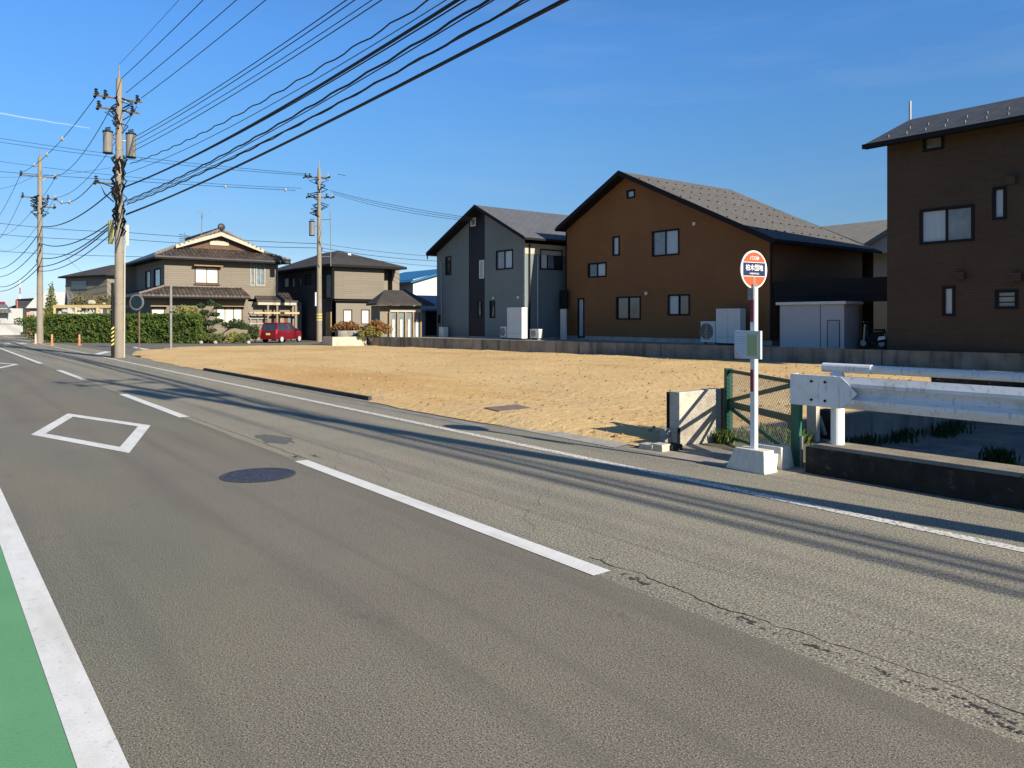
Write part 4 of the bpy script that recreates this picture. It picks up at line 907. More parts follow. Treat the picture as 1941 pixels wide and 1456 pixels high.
b = MB().box(-2.4,.2,-3.06,-2.98,4.6,5.5); b.xf(M); b.build('window', GLASSD, hw)
b = MB().box(3.44,3.52,-2,1,4.6,5.5); b.xf(M); b.build('window', GLASSD, hw)
hr = house('grey_tiled_house', 'low house with a long grey tiled roof behind the hedge', atD(165,600,76))
q0 = atD(128,576,76); q1 = atD(250,576,76); q2 = atD(238,538,80); q3 = atD(125,543,80)
rf = MB(); rf.prism([q0,q1,q2,q3], (0,0,-.2)); 
q4 = Vector(q3)+(Vector(q3)-Vector(q0)).reflect(Vector((0,0,1)))*.9; q5 = Vector(q2)+(Vector(q2)-Vector(q1)).reflect(Vector((0,0,1)))*.9
rf.prism([q3,q2,tuple(q5),tuple(q4)], (0,0,-.2)); rf.build('roof', GTILE, hr)
ridge(q3, q2, .2).build('ridge_tiles', RIDGET, hr)
w_ = MB(); i0 = Vector(q0)*.97+q4*.03; w_.prism([(q0[0],q0[1],0),(q1[0],q1[1],0),tuple(q5)[:2]+(0,),tuple(q4)[:2]+(0,)], (0,0,q0[2]-.25)); w_.build('wall', WHITEW, hr)
w_ = MB(); w_.quad(q0, q3, tuple(q4)); w_.build('gable_wall', BLACKM, hr)
h6 = house('white_gable_house', 'white gabled outbuilding left of the long grey tiled roof', atD(112,600,88))
boxhouse(h6, atD(112,600,90)[:2], 4, 4.5, 2.9, 1.9, WHITEW, WHITEW, .9, .3, gable=True)
# pale timber structure above hedge
tm = thing('timber_frame', 'long pale timber rack standing behind the hedge', 'timber rack', atD(170,600,60)); b = MB()
a0 = Vector(atD(100,581,60)); a1 = Vector(atD(262,581,60)); b.hexa([a0+Vector((0,0,-.12)),a1+Vector((0,0,-.12)),a1+Vector((-.2,.2,-.12)),a0+Vector((-.2,.2,-.12))],[a0+Vector((0,0,.12)),a1+Vector((0,0,.12)),a1+Vector((-.2,.2,.12)),a0+Vector((-.2,.2,.12))]); b.build('beam', WOODP, tm)
for k in range(5):
    c_ = a0.lerp(a1, k/4+.02 if k < 4 else .98); MB().box(c_.x-.08,c_.x+.08,c_.y-.08,c_.y+.08,0,c_.z-.12).build('post', WOODP, tm)
for k, (px, py, w2) in enumerate(((122,590,.5),(148,587,.5),(173,574,.7),(186,588,.4),(197,576,.3))):
    c_ = atD(px,py,61.5); MB().ball(c_, w2*.5, 7, 5, 1.5, 1, .7).build('white_bundle', CREAMW, tm)
# left edge: white house with red roof, tan wall, chimney, masts
hz = house('red_roof_house', 'white building with a dark red roof band at the far left edge', atD(5,600,95))
a0 = atD(-60,576,95); a1 = atD(12,576,95)
b = MB(); b.prism([(a0[0],a0[1],0),(a1[0],a1[1],0),(a1[0]-6,a1[1]+5,0),(a0[0]-6,a0[1]+5,0)], (0,0,3.0)); b.build('wall', WHITEW, hz)
b = MB(); b.prism([atD(-60,590,94),atD(22,590,94),atD(12,577,97),atD(-60,577,97)], (0,0,-.2)); b.build('lower_roof', GTILE, hz)
b = MB(); b.prism([(atD(-60,578,98.0)),(atD(11,578,98.0)),(atD(9,572,101)),(atD(-60,572,101))], (0,0,-.15)); b.build('roof', REDROOF, hz)
MB().box(*sorted((atD(-40,600,94)[0],atD(22,600,94)[0])),atD(0,600,93.5)[1]-.1,atD(0,600,93.5)[1],0.9,1.6).build('window_band', BLACKM, hz)
fr = thing('low_white_wall', 'low white garden wall left of the clipped shrub', 'wall', atD(15,625,80)); a0 = Vector(atD(-40,625,80)); a1 = Vector(atD(36,625,80))
b = MB(); b.hexa([(a0.x,a0.y,0),(a1.x,a1.y,0),(a1.x-.2,a1.y+.15,0),(a0.x-.2,a0.y+.15,0)],[(a0.x,a0.y,1.1),(a1.x,a1.y,1.1),(a1.x-.2,a1.y+.15,1.1),(a0.x-.2,a0.y+.15,1.1)]); b.build('panel', WHITEW, fr)
b = MB(); b.hexa([(a0.x,a0.y,1.1),(a1.x,a1.y,1.1),(a1.x-.25,a1.y+.2,1.1),(a0.x-.25,a0.y+.2,1.1)],[(a0.x,a0.y,1.18),(a1.x,a1.y,1.18),(a1.x-.25,a1.y+.2,1.18),(a0.x-.25,a0.y+.2,1.18)]); b.build('coping', GALV, fr)
h7 = house('dark_hipped_house', 'small house with a dark roof and red upper box left of the far pole', atD(38,600,120))
boxhouse(h7, atD(40,600,120)[:2], 5, 5, 2.5, 1.6, CREAMW, SLATE, .6)
c_ = atD(42,575,118); MB().box(c_[0]-.8,c_[0]+.8,c_[1]-.8,c_[1]+.8,2.8,4.6).build('dormer', mat('brick_red',(.34,.11,.08),.8), h7)
h8 = house('dark_narrow_building', 'dark narrow flat roofed building behind the far left utility pole', atD(64,600,100))
c_ = atD(66,600,100); boxhouse(h8, c_[:2], 1.8, 4, 4.2, .2, CHARW, BLACKM, .9, .1)
c_ = atD(57,600,72); tag(MB().box(c_[0]-.3,c_[0]+.3,c_[1]-.3,c_[1]+.3,0,2.3).build('brick_pillar', mat('pink_brick',(.42,.24,.18),.8)), 'pinkish pillar rising behind the clipped shrub', 'pillar')
rm = thing('radio_mast', 'thin red and white radio mast on the horizon at far left', 'mast', atD(38,600,420))
for k in range(6):
    c_ = atD(38,600,420); MB().cyl((c_[0],c_[1],k*3.8),(c_[0],c_[1],(k+1)*3.8),.28,.28,6).build('mast_section', (REDROOF if k%2 == 0 else WHITEP), rm)
# low hills on the horizon
b = MB(); pr = []
for k in range(121):
    px = -900+k*28; D = 4500; h = 45+80*abs(mn.noise(Vector((k*.13,2.2,0))))+22*mn.noise(Vector((k*.5,9,0)))
    if px > 330: h *= .55
    c_ = atD(px, 605, D); pr.append((c_[0],c_[1],max(h,18)))
for (x0,y0,h0),(x1,y1,h1) in zip(pr, pr[1:]):
    b.quad((x0,y0,-5),(x1,y1,-5),(x1*1.12,y1*1.12,h1),(x0*1.12,y0*1.12,h0)); b.quad((x0*1.12,y0*1.12,h0),(x1*1.12,y1*1.12,h1),(x1*1.3,y1*1.3,-5),(x0*1.3,y0*1.3,-5))
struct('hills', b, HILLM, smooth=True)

# 5. charcoal and beige modern house
A = -54.2; NC = onX(630,600,A)[1]; NB = onX(728,540,A)[1]; B0 = -66.
hm = house('beige_charcoal_house', 'modern two storey house with a beige box upper floor and charcoal side', (-60, NC+3, 0))
zt = 5.75
HS = [hY(538,527,548,545,NC), hY(553,527,560,545,NC), hY(567,527,572,543,NC), hY(578,522,590,540,NC)]
w_ = MB(); wall(w_, 'y', NC, [(B0,0),(A,0),(A,zt),(B0,zt)], HS); w_.quad((B0,NC,0),(B0,29.6,0),(B0,29.6,zt),(B0,NC,zt)); w_.quad((B0,29.6,0),(A,29.6,0),(A,29.6,zt),(B0,29.6,zt)); w_.build('charcoal_wall', CHARW, hm)
for h in HS[:3]: window(hm,'y',NC,h,LACE)
window(hm,'y',NC,HS[3],GLASSD)
HL = [hX(651,587,667,614,A), hX(685,587,700,614,A)]; NL = onX(714,600,A)[1]
w_ = MB(); wall(w_, 'x', A, [(NC+.3,0),(NL,0),(NL,2.95),(NC+.3,2.95)], HL, .14); w_.quad((A,NL,0),(A-5,NL,0),(A-5,NL,2.95),(A,NL,2.95)); w_.build('lower_wall', BEIGE2, hm)
for h in HL: window(hm,'x',A,h,SHOJI,frame=WOODD)
zb = onX(680,567,A+.5)[2]; nb0 = onX(634,540,A+.5)[1]; nb1 = onX(728,540,A+.5)[1]
MB().box(A-3,A+.5,nb0,nb1,zb,zt-.08).build('upper_box', BEIGEW, hm)
MB().box(A-3,A+.3,NC+.05,nb1-.2,zb-.18,zb-.002).build('box_base', BLACKM, hm)
MB().box(A-3,A+.06,NC-.02,nb0-.002,zb,zt-.05).build('dark_reveal', BLACKM, hm)
q = onX(760,500,A); MB().box(A-4,A-.6,nb1+.001,onX(757,500,A-.6)[1],0,zt-.12).build('rear_block', BEIGE2, hm); MB().box(A-.6,A-.54,nb1+.35,nb1+.5,3.2,5.2).build('downpipe', WOOD, hm)
MB().box(A-.6,A-.2,nb1+.05,nb1+1.6,3.0,3.2).build('balcony_edge', CREAMW, hm)
ny0, ny1 = NC-.7, 30.25; xr0, xr1 = B0-.6, A+1.1; zp = 7.25; xm0, xm1, ymm = -61.5, -58.6, (ny0+ny1)/2
e0, e1, e2, e3 = (xr1,ny0,zt),(xr1,ny1,zt),(xr0,ny1,zt),(xr0,ny0,zt); r0_, r1_ = (xm1,ymm,zp),(xm0,ymm,zp)
b = MB(); 
for f_ in ((e0,e1,r0_),(e1,e2,r1_,r0_),(e2,e3,r1_),(e3,e0,r0_,r1_)): b.prism(f_, (0,0,-.12))
ro = b.build('roof', SLATE, hm); b = MB(); b.box(xr0+.1,xr1-.1,ny0+.1,ny1-.1,zt-.2,zt-.13); b.box(xr1-.02,xr1+.08,ny0,ny1,zt-.2,zt-.02); b.build('eaves', BLACKM, ro)
MB().ball((xm1+1.6,ymm+.2,zp-.45),.16).build('roof_vent', WHITEP, ro)
q = onY(619,560,NC-.15); MB().box(A-.9,A-.1,NC-.06,NC-.002,3.3,5.0).build('stair_window', GLASSG, hm); MB().box(A-1.0,A-.1,NC-.1,NC-.002,.1,2.2).build('wood_fence_door', WOOD, hm)
# lower wing with the glass sunroom
A5 = -43.; n0 = onX(738,600,A5)[1]; n1 = onX(797,600,A5)[1]
w_ = MB().box(A5-1.3,A5-.1,n0-.6,n1+.1,.3,2.5); w_.build('sunroom_wall', BEIGE2, hm)
rf = MB(); ya, yb = onX(714,580,A5+.7)[1], onX(824,580,A5+.7)[1]; xt = A5-1.7; ta, tb_ = onX(729,556,xt), onX(770,560,xt)
rf.prism([(A5+.7,ya,2.62),(A5+.7,yb,2.62),(xt,tb_[1],3.55),(xt,ta[1],3.55)], (0,0,-.12)); rf.prism([(A5+.7,yb,2.62),(xt,yb,2.62),(xt,tb_[1],3.55)], (0,0,-.12)); rf.prism([(A5+.7,ya,2.62),(xt,ta[1],3.55),(xt,ya+.5,2.62)], (0,0,-.12)); rf.build('lower_roof', SLATE, hm)
MB().box(A5-.02,A5+.1,n0,n1,2.1,2.3).build('sunroom_beam', CREAMW, hm); MB().box(A5-.02,A5+.3,n0-.1,n1+.1,.3,.5).build('sunroom_deck', CREAMW, hm)
for k in range(5):
    yy = n0+(n1-n0)*k/4; MB().box(A5,A5+.08,yy-.05,yy+.05,.5,2.1).build('sunroom_post', WOOD, hm)
for k in range(4):
    ya_, yb_ = n0+(n1-n0)*k/4+.09, n0+(n1-n0)*(k+1)/4-.09; ym_ = (ya_+yb_)/2
    wf = MB().box(A5-.03,A5-.005,ya_,yb_,.5,2.1).build('window', GLASSG, hm); MB().box(A5+.0,A5+.02,ya_+.12,yb_-.12,.52,1.62).build('blind', SHOJI, wf)

# blue roofed white house
A = -57.; hbq = house('blue_roof_house', 'white house with a blue metal roof left of the grey house', atD(800,600,78))
nq = onX(783,560,A)[1]; nr = nq+9
zc = onX(783,530,A)[2]; w_ = MB(); w_.quad((A,nq,0),(A,nr,0),(A,nr,zc+1.1),(A,nq+4.5,zc+1.15),(A,nq,zc)); w_.build('wall', WHITEW, hbq)
w_ = MB(); w_.quad((A,nq,0),(A-9,nq,0),(A-9,nq,zc),(A,nq,zc)); w_.build('shaded_wall', WHITEW, hbq)
rf = MB(); slab(rf, [(A+.5,nq-.5,zc-.2),(A-9.5,nq-.5,zc-.2),(A-9.5,nq+4.5,zc+1.25),(A+.5,nq+4.5,zc+1.25)], .12); slab(rf, [(A+.5,nq+4.5,zc+1.25),(A-9.5,nq+4.5,zc+1.25),(A-9.5,nr+.5,zc-.2),(A+.5,nr+.5,zc-.2)], .12); rf.build('roof', BLUER, hbq)
MB().box(A-2.2,A-1.2,nq-.05,nq-.002,3.0,4.2).build('window', GLASSD, hbq)
MB().box(A,A+1.0,nq+3.2,nq+6.5,3.75,3.9).build('porch_roof', BLACKM, hbq); MB().box(A+.002,A+.06,nq+3.8,nq+5,2.9,3.5).build('window', BLACKM, hbq)
hk = house('grey_garage', 'low grey outbuilding with a dark open front left of the grey house', (-48.5,34.5,.5))
q0 = onX(803,600,-46.5); q1 = onX(832,600,-46.5)
MB().box(-51,-46.5,q0[1]-.2,q1[1]+1.5,.5,2.35).build('wall', mat('pale_grey_render',(.30,.33,.36),.8), hk); MB().box(-46.5,-46.44,q0[1]+.15,q1[1]+1.4,.5,2.2).build('opening', BLACKM, hk)
rf = MB(); rf.prism([(-46,q0[1]-.5,2.35),(-46,q1[1]+1.8,2.35),(-49,q1[1]+1.8,3.4),(-49,q0[1]+.8,3.4)], (0,0,-.1)); rf.build('roof', mat('pale_roof_grey',(.22,.25,.30),.7), hk)

# made-up building right of the canal (beyond the frame), added to shade the canal bed
hn = house('added_shade_house', 'cream two storey house added unseen beyond the right edge to shade the canal', (9,16,0))
w_ = MB(); holes = [(12.5,14,1.2,2.4),(17,18.5,1.2,2.4)]
w_.box(5.2,13,11.6,23.5,-.4,5.6); w_.build('wall', CREAMW, hn)
rf = MB(); slab(rf, [(4.8,11.3,5.6),(9.1,11.3,6.6),(9.1,23.9,6.6),(4.8,23.9,5.6)], .15); slab(rf, [(9.1,11.3,6.6),(13.4,11.3,5.6),(13.4,23.9,5.6),(9.1,23.9,6.6)], .15); rf.build('roof', SLATE, hn)
for yy in (12,16,20): fo = MB().box(5.14,5.199,yy,yy+1.5,1.2,2.3).build('window', BLACKM, hn); MB().box(5.12,5.139,yy+.06,yy+1.44,1.26,2.24).build('pane', GLASSG, fo)

# ------------------------------------------------------------------ guardrail, kerb, gate, walls
kb = thing('guardrail_kerb', 'thick stained and shade-darkened concrete kerb wall carrying the white guardrail', 'kerb', (0,7.8,0))
MB().box(-4.65,14,7.55,8.11,-.5,.276).build('base', CONCD, kb)  # dark colour holds the front's shade; the lit top is a separate lighter sheet
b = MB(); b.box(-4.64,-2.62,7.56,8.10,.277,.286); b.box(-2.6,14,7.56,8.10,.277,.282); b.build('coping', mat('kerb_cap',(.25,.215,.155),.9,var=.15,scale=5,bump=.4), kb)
gr_ = thing('guardrail', 'white steel guardrail with a corrugated beam and a round top rail', 'guardrail', (-2,7.9,.28))
zt_, zb_ = onY(1600,714,7.78)[2], onY(1600,774,7.78)[2]
xe = onY(1504,740,7.78)[0]; xw = onY(1620,740,7.78)[0]
hgt = zt_-zb_
prof = [(0,.0),(.03,.0),(.075,.20),(.075,.30),(.015,.42),(.0,.5),(.015,.58),(.075,.70),(.075,.80),(.03,1.0),(0,1.0)]
prof = [(-d, zb_+k*hgt) for d, k in prof]
def beam(x0, x1, n=2, y=7.80):
    b = MB(); pr_ = [(y+d-.0, z) for d, z in prof]; i = len(b.v)
    for x in (x0, x1):
        for (yy, z) in pr_: b.v.append((x, yy, z))
        for (yy, z) in reversed(pr_): b.v.append((x, yy+.006, z))
    m_ = 2*len(pr_)
    for k in range(m_): b.f.append((i+k, i+(k+1)%m_, i+m_+(k+1)%m_, i+m_+k))
    return b
beam(xw-.18, 13).build('beam', RAILW, gr_)
# end plate with its pointed tail
b = MB(); yp = 7.715; b.prism([(xe,yp,zb_),(xw-.12,yp,zb_),(xw-.04,yp,zb_+hgt*.2),(xw+.06,yp,zb_+hgt*.5),(xw-.04,yp,zb_+hgt*.8),(xw-.12,yp,zt_),(xe,yp,zt_)], (0,.008,0))
b.box(xe, xe+.008, yp+.009, yp+.16, zb_, zt_); b.box(xe+.009, xw-.2, yp+.009, yp+.06, zt_-.006, zt_); b.build('end_plate', RAILW, gr_)
for dx in (.26,.42):
    for dz in (.2,.8): MB().cyl((xe+dx*1.0,yp-.012,zb_+hgt*dz),(xe+dx*1.0,yp,zb_+hgt*dz),.014,seg=8).build('bolt', BLACKM, gr_)
for x in (-4.5,-.5,3.5,7.5):
    MB().cyl((x,7.93,.28),(x,7.93,1.02),.070,seg=20).build('post', WHITEP, gr_, smooth=False)
    MB().box(x-.06,x+.06,7.84,7.90,.70,.95).build('bracket', RAILW, gr_)
    MB().cyl((x,7.93,1.02),(x,7.93,1.09),.085,.05,seg=16).build('post_cap', RAILW, gr_)
xp0 = onY(1561,697,7.93)[0]; zp0 = onY(1600,698,7.93)[2]
MB().cyl((xp0,7.93,zp0),(13,7.93,zp0),.044,seg=16).build('top_rail', RAILW, gr_, smooth=True)
MB().cyl((xp0-.0,7.93,zp0),(xp0+.55,7.93,zp0),.050,seg=16).build('rail_sleeve', RAILW, gr_)
# concrete wall stub at the lot corner
cw = thing('concrete_wall_stub', 'short weathered pale concrete wall at the corner of the sand lot', 'wall', (-6.8,8.2,0))
MB().box(-6.77,-6.6,7.8,8.66,-.4,.70).build('wall_block', CONCL, cw, bevel=.012)
MB().box(-6.81,-6.775,7.79,7.9,0,.69).build('edge_bar', BLACKM, cw)
MB().box(-6.83,-6.74,7.68,7.785,0,.22).build('foot', CONC, cw); MB().box(-6.60,-6.585,7.76,7.80,0,.24).build('rusty_stake', BLACKM, cw)
b = MB(); b.cyl((-6.63,8.75,.0),(-6.63,8.75,.70),.04,seg=8); tag(b.build('dark_post', BLACKM), 'thin dark post between the pale wall stub and the green gate', 'post')
for i, (px, py, sx_, h_) in enumerate(((1228,852,.11,.07),(1249,855,.09,.09),(1270,853,.1,.08))):
    q = gnd(px,py); b = MB().box(q[0]-sx_,q[0]+sx_,q[1]-.05,q[1]+.12,0,h_)
    b.xf(Matrix.Translation(Vector(q))@Matrix.Rotation(rnd.uniform(-.3,.3),4,'Z')@Matrix.Translation(-Vector(q)))
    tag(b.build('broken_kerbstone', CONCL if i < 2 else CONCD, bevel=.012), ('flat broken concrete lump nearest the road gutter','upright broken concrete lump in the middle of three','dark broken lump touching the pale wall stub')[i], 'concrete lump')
# green mesh gate
gt = thing('mesh_gate', 'green steel gate with chain link mesh and diagonal braces beside the bus stop', 'gate', (-5.5,8,0))
G0 = Vector((-6.48,8.64,0)); G1 = Vector((-4.92,7.82,0)); gu = (G1-G0); GL = gu.length; gu.normalize(); gn = Vector((gu.y,-gu.x,0))
z0g, z1g = .10, .95
def gbar(u0, z0, u1, z1, w, name, t=.035):
    p0 = G0+gu*u0+Vector((0,0,z0)); p1 = G0+gu*u1+Vector((0,0,z1)); d = (p1-p0).normalized(); s_ = d.cross(gn).normalized()*w/2; f_ = gn*t/2
    MB().hexa([p0-s_-f_,p1-s_-f_,p1-s_+f_,p0-s_+f_],[p0+s_-f_,p1+s_-f_,p1+s_+f_,p0+s_+f_]).build(name, GATEG, gt)
gbar(.03,0,.03,.985,.085,'post',.085); gbar(GL-.05,.02,GL-.05,.94,.085,'stile',.05)
gbar(.075,.955,GL-.09,.935,.042,'top_rail'); gbar(.075,.51,GL-.09,.51,.08,'middle_rail'); gbar(.075,.07,GL-.09,.07,.03,'bottom_rail')
gbar(.08,.56,GL-.1,.90,.05,'brace',.03); gbar(.08,.46,GL-.1,.11,.045,'brace',.03)
gp = G1+Vector((.03,-.03,0)); MB().box(gp.x-.03,gp.x+.035,gp.y-.035,gp.y+.035,0,.98).build('post', mat('gate_green_faded',(.03,.12,.075),.5), gt)
MB().box(gp.x+.05,gp.x+.075,gp.y-.045,gp.y-.02,.0,.35).build('stop_bar', GALV, gt)
b = MB(); st = .055; wz0, wz1 = .09, .93
k = -20
while k*st < GL:
    for sgn in (1,-1):
        u0, zz0 = k*st, (wz0 if sgn > 0 else wz1); pts = []
        ua, ub = max(.08, u0), min(GL-.09, u0+(wz1-wz0))
        if ua < ub:
            za = zz0+sgn*(ua-u0); zb2 = zz0+sgn*(ub-u0)
            p0 = G0+gu*ua+Vector((0,0,za)); p1 = G0+gu*ub+Vector((0,0,zb2)); b.cyl(p0,p1,.0027,seg=3,cap=False)
    k += 1
b.build('chain_link', GALV, gt)
# small concrete post and debris right of the gate on the far side of the kerb
q = onY(1538,800,9.6); tag(MB().box(q[0]-.07,q[0]+.07,9.6,9.69,-.1,.56).build('concrete_post', CONCL), 'pale concrete post behind the green gate at the canal', 'post')
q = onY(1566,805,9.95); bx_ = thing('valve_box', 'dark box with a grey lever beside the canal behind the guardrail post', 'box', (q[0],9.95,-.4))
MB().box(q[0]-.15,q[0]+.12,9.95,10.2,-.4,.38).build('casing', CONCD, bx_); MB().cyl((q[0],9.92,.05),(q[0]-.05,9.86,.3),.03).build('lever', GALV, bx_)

# ------------------------------------------------------------------ bus stop sign
bx0, by0 = -5.05, 7.2
bs = thing('bus_stop_sign', 'round orange and white bus stop sign on a white pole with concrete foot', 'bus stop', (bx0,by0,0))
def foot(xc, yc, m): 
    MB().hexa([(xc-.30,yc-.11,0),(xc+.20,yc-.11,0),(xc+.20,yc+.13,0),(xc-.30,yc+.13,0)],[(xc-.20,yc-.08,.24),(xc+.17,yc-.08,.24),(xc+.17,yc+.10,.24),(xc-.20,yc+.10,.24)]).build('concrete_foot', m, bs, bevel=.012)
FOOT = mat('foot_concrete',(.60,.57,.49),.9,var=.1,scale=12,bump=.3,stretch=(3,3,.6))
foot(bx0+.02, by0-.02, FOOT); foot(bx0-.02, by0+.36, FOOT); MB().box(bx0-.1,bx0+.12,by0+.105,by0+.305,.03,.17).build('foot_bridge', FOOT, bs)
MB().box(bx0-.03,bx0+.03,by0-.03,by0+.03,.2,2.0).build('pole', WHITEP, bs, bevel=.006)
MB().box(bx0-.026,bx0+.012,by0-.034,by0-.0305,1.62,1.86).build('maroon_stripe', MAROON, bs); MB().box(bx0-.026,bx0+.012,by0-.034,by0-.0305,.86,1.10).build('maroon_stripe', MAROON, bs)
MB().box(bx0-.05,bx0+.02,by0-.045,by0+.035,1.86,2.03).build('sign_clamp', GALV, bs)
zc = 2.19; ph = -R(6)
Ms = Matrix.Translation((bx0,by0,zc))@Matrix.Rotation(ph,4,'Z')@Matrix(((0,0,1,0),(1,0,0,0),(0,1,0,0),(0,0,0,1)))   # local x->across, y->up, z->out of the face
def disc(r_, z0, z1, name, m, ylo=-9, yhi=9, seg=56, parent=bs):
    b = MB(); pts = [(r_*math.cos(2*math.pi*k/seg), r_*math.sin(2*math.pi*k/seg)) for k in range(seg)]
    pl = clip(clip(pts,0,1,yhi),0,-1,-ylo); b.prism([(x,y,z0) for x,y in pl],(0,0,z1-z0)); b.xf(Ms); return b.build(name, m, parent)
dd = disc(.208,-.012,.0,'sign_disc',WHITEP)
disc(.190,.001,.004,'orange_segment',SIGNRED,ylo=.083,parent=dd); disc(.190,.001,.004,'orange_segment',SIGNRED,yhi=-.076,parent=dd)
b = MB(); b.box(-.172,.172,-.068,.075,.001,.004); b.xf(Ms); b.build('navy_band', NAVY, dd)
def text(s_, size, x, y, z, m, parent, M, name='lettering', xs=1.):
    cu = bpy.data.curves.new(name,'FONT'); cu.body = s_; cu.size = size; cu.align_x = 'CENTER'; cu.align_y = 'CENTER'; cu.extrude = .0004; cu.offset = size*.012; cu.resolution_u = 3
    o = bpy.data.objects.new(name, cu); col.objects.link(o); dg = bpy.context.evaluated_depsgraph_get(); me = bpy.data.meshes.new_from_object(o.evaluated_get(dg))
    bpy.data.objects.remove(o); o = bpy.data.objects.new(name, me); col.objects.link(o); me.materials.clear(); me.materials.append(m)
    me.transform(M@Matrix.Translation((x,y,z))@Matrix.Diagonal((xs,1,1,1))); me.transform(Matrix.Translation(-LOC[parent.name])); o.parent = parent; LOC[o.name] = LOC[parent.name].copy(); return o
text('柏木団地', .074, 0, .016, .0055, WHITEP, dd, Ms, xs=.93); text('KASHIWAGI', .027, 0, -.045, .0055, WHITEP, dd, Ms)
text('バス停', .05, 0, .122, .0055, WHITEP, dd, Ms); b = MB(); b.box(-.012,.012,-.17,-.08,.0045,.006); b.xf(Ms); b.build('white_mark', GALV, dd)
b = MB(); cu_n = 28
# timetable board facing the road
tb0 = Vector((bx0-.05, by0-.06, 0))
zt = CAM_H+(605-627)/1458*8.4; zbb = CAM_H+(605-680)/1458*8.4
Mt = Matrix.Translation((bx0-.03,by0-.05,0))@Matrix.Rotation(R(4),4,'Z')
b = MB().box(-.16,.16,-.035,.0,zbb,zt); b.xf(Mt); tb = b.build('timetable_board', mat('board_grey',(.52,.55,.56),.5,var=.03), bs, bevel=.006)
b = MB().box(-.14,-.012,-.038,-.0355,zbb+.03,zt-.03); b.xf(Mt); b.build('white_timetable', mat('paper_bluish',(.55,.62,.72),.6,var=.1,scale=30,stretch=(1,1,6)), tb)
b = MB().box(.0,.125,-.038,-.0355,zbb+.03,zt-.04); b.xf(Mt); b.build('green_timetable', mat('paper_olive',(.42,.46,.20),.6,var=.1,scale=30,stretch=(1,1,6)), tb)
b = MB().quad((-.155,-.0385,zbb+.01),(-.06,-.0385,zbb+.01),(-.155,-.0385,zbb+.10)); b.xf(Mt); b.build('pink_corner', mat('pink',(.72,.42,.50),.6), tb)
b = MB()
for k in range(11): 
    zz = zbb+.05+k*.019; b.box(-.13,-.02,-.0392,-.0384,zz,zz+.004); b.box(.008,.118,-.0392,-.0384,zz,zz+.004)
b.xf(Mt); b.build('table_lines', mat('print_grey',(.28,.32,.34),.7), tb)
b = MB().box(-.10,.10,-.005,.02,zt-.05,zt-.02); b.xf(Mt); b.build('board_clamp', GALV, tb)

# ------------------------------------------------------------------ road mirror, sign post, bollards
q = gnd(264,661); mr = thing('traffic_mirror', 'round dark traffic mirror on a thin brown post by the street corner', 'traffic mirror', (q[0],q[1],0))
D_ = 1458*CAM_H/(661-605)
MB().cyl((q[0],q[1],0),(q[0],q[1],2.9),.045,seg=8).build('post', mat('mirror_post',(.14,.09,.06),.7), mr); c_ = atD(260,573,D_-.3)
MM = Matrix.Translation(c_)@Matrix.Rotation(R(40),4,'Z'); b = MB().cyl((0,-.06,0),(0,0,0),.44,.44,28); b.xf(MM); b.build('housing', GALV, mr); b = MB().cyl((0,-.075,0),(0,-.062,0),.36,.36,28); b.xf(MM); b.build('mirror_glass', mat('mirror_dark',(.04,.06,.08),.1,.8), mr)
q = gnd(324,664); D_ = 1458*CAM_H/(664-605); t_ = atD(321,542,D_)
sp_ = thing('steel_post', 'tall plain galvanised post standing at the left tip of the sand lot', 'post', (q[0],q[1],0)); MB().cyl((q[0],q[1],0),(q[0],q[1],t_[2]),.065,seg=10).build('shaft', GALV, sp_); MB().cyl((q[0],q[1],t_[2]),(q[0],q[1],t_[2]+.04),.075,seg=10).build('cap', GALV, sp_); MB().cyl((q[0],q[1],2.0),(q[0],q[1],2.06),.08,seg=10).build('band', BLACKM, sp_)
def bollard(p, label, m):
    t = thing('bollard', label, 'bollard', (p[0],p[1],0), 'bollards along the corner')
    MB().cyl((p[0],p[1],.03),(p[0],p[1],.68),.055,.05,10).build('tube', m, t); MB().cyl((p[0],p[1],0),(p[0],p[1],.04),.13,seg=10).build('base', ORANGE, t)
    for z in (.42,.56): MB().cyl((p[0],p[1],z),(p[0],p[1],z+.05),.057,seg=10).build('reflective_band', CREAMW, t)
bollard(gnd(98.5,654.5), 'orange flexible bollard just right of the far left utility pole', ORANGE); bollard(gnd(150.5,654.5), 'orange flexible bollard in front of the middle of the hedge', ORANGE); bollard(gnd(67.5,652), 'faded pale bollard just left of the far left utility pole', mat('faded_bollard',(.62,.45,.38),.6))

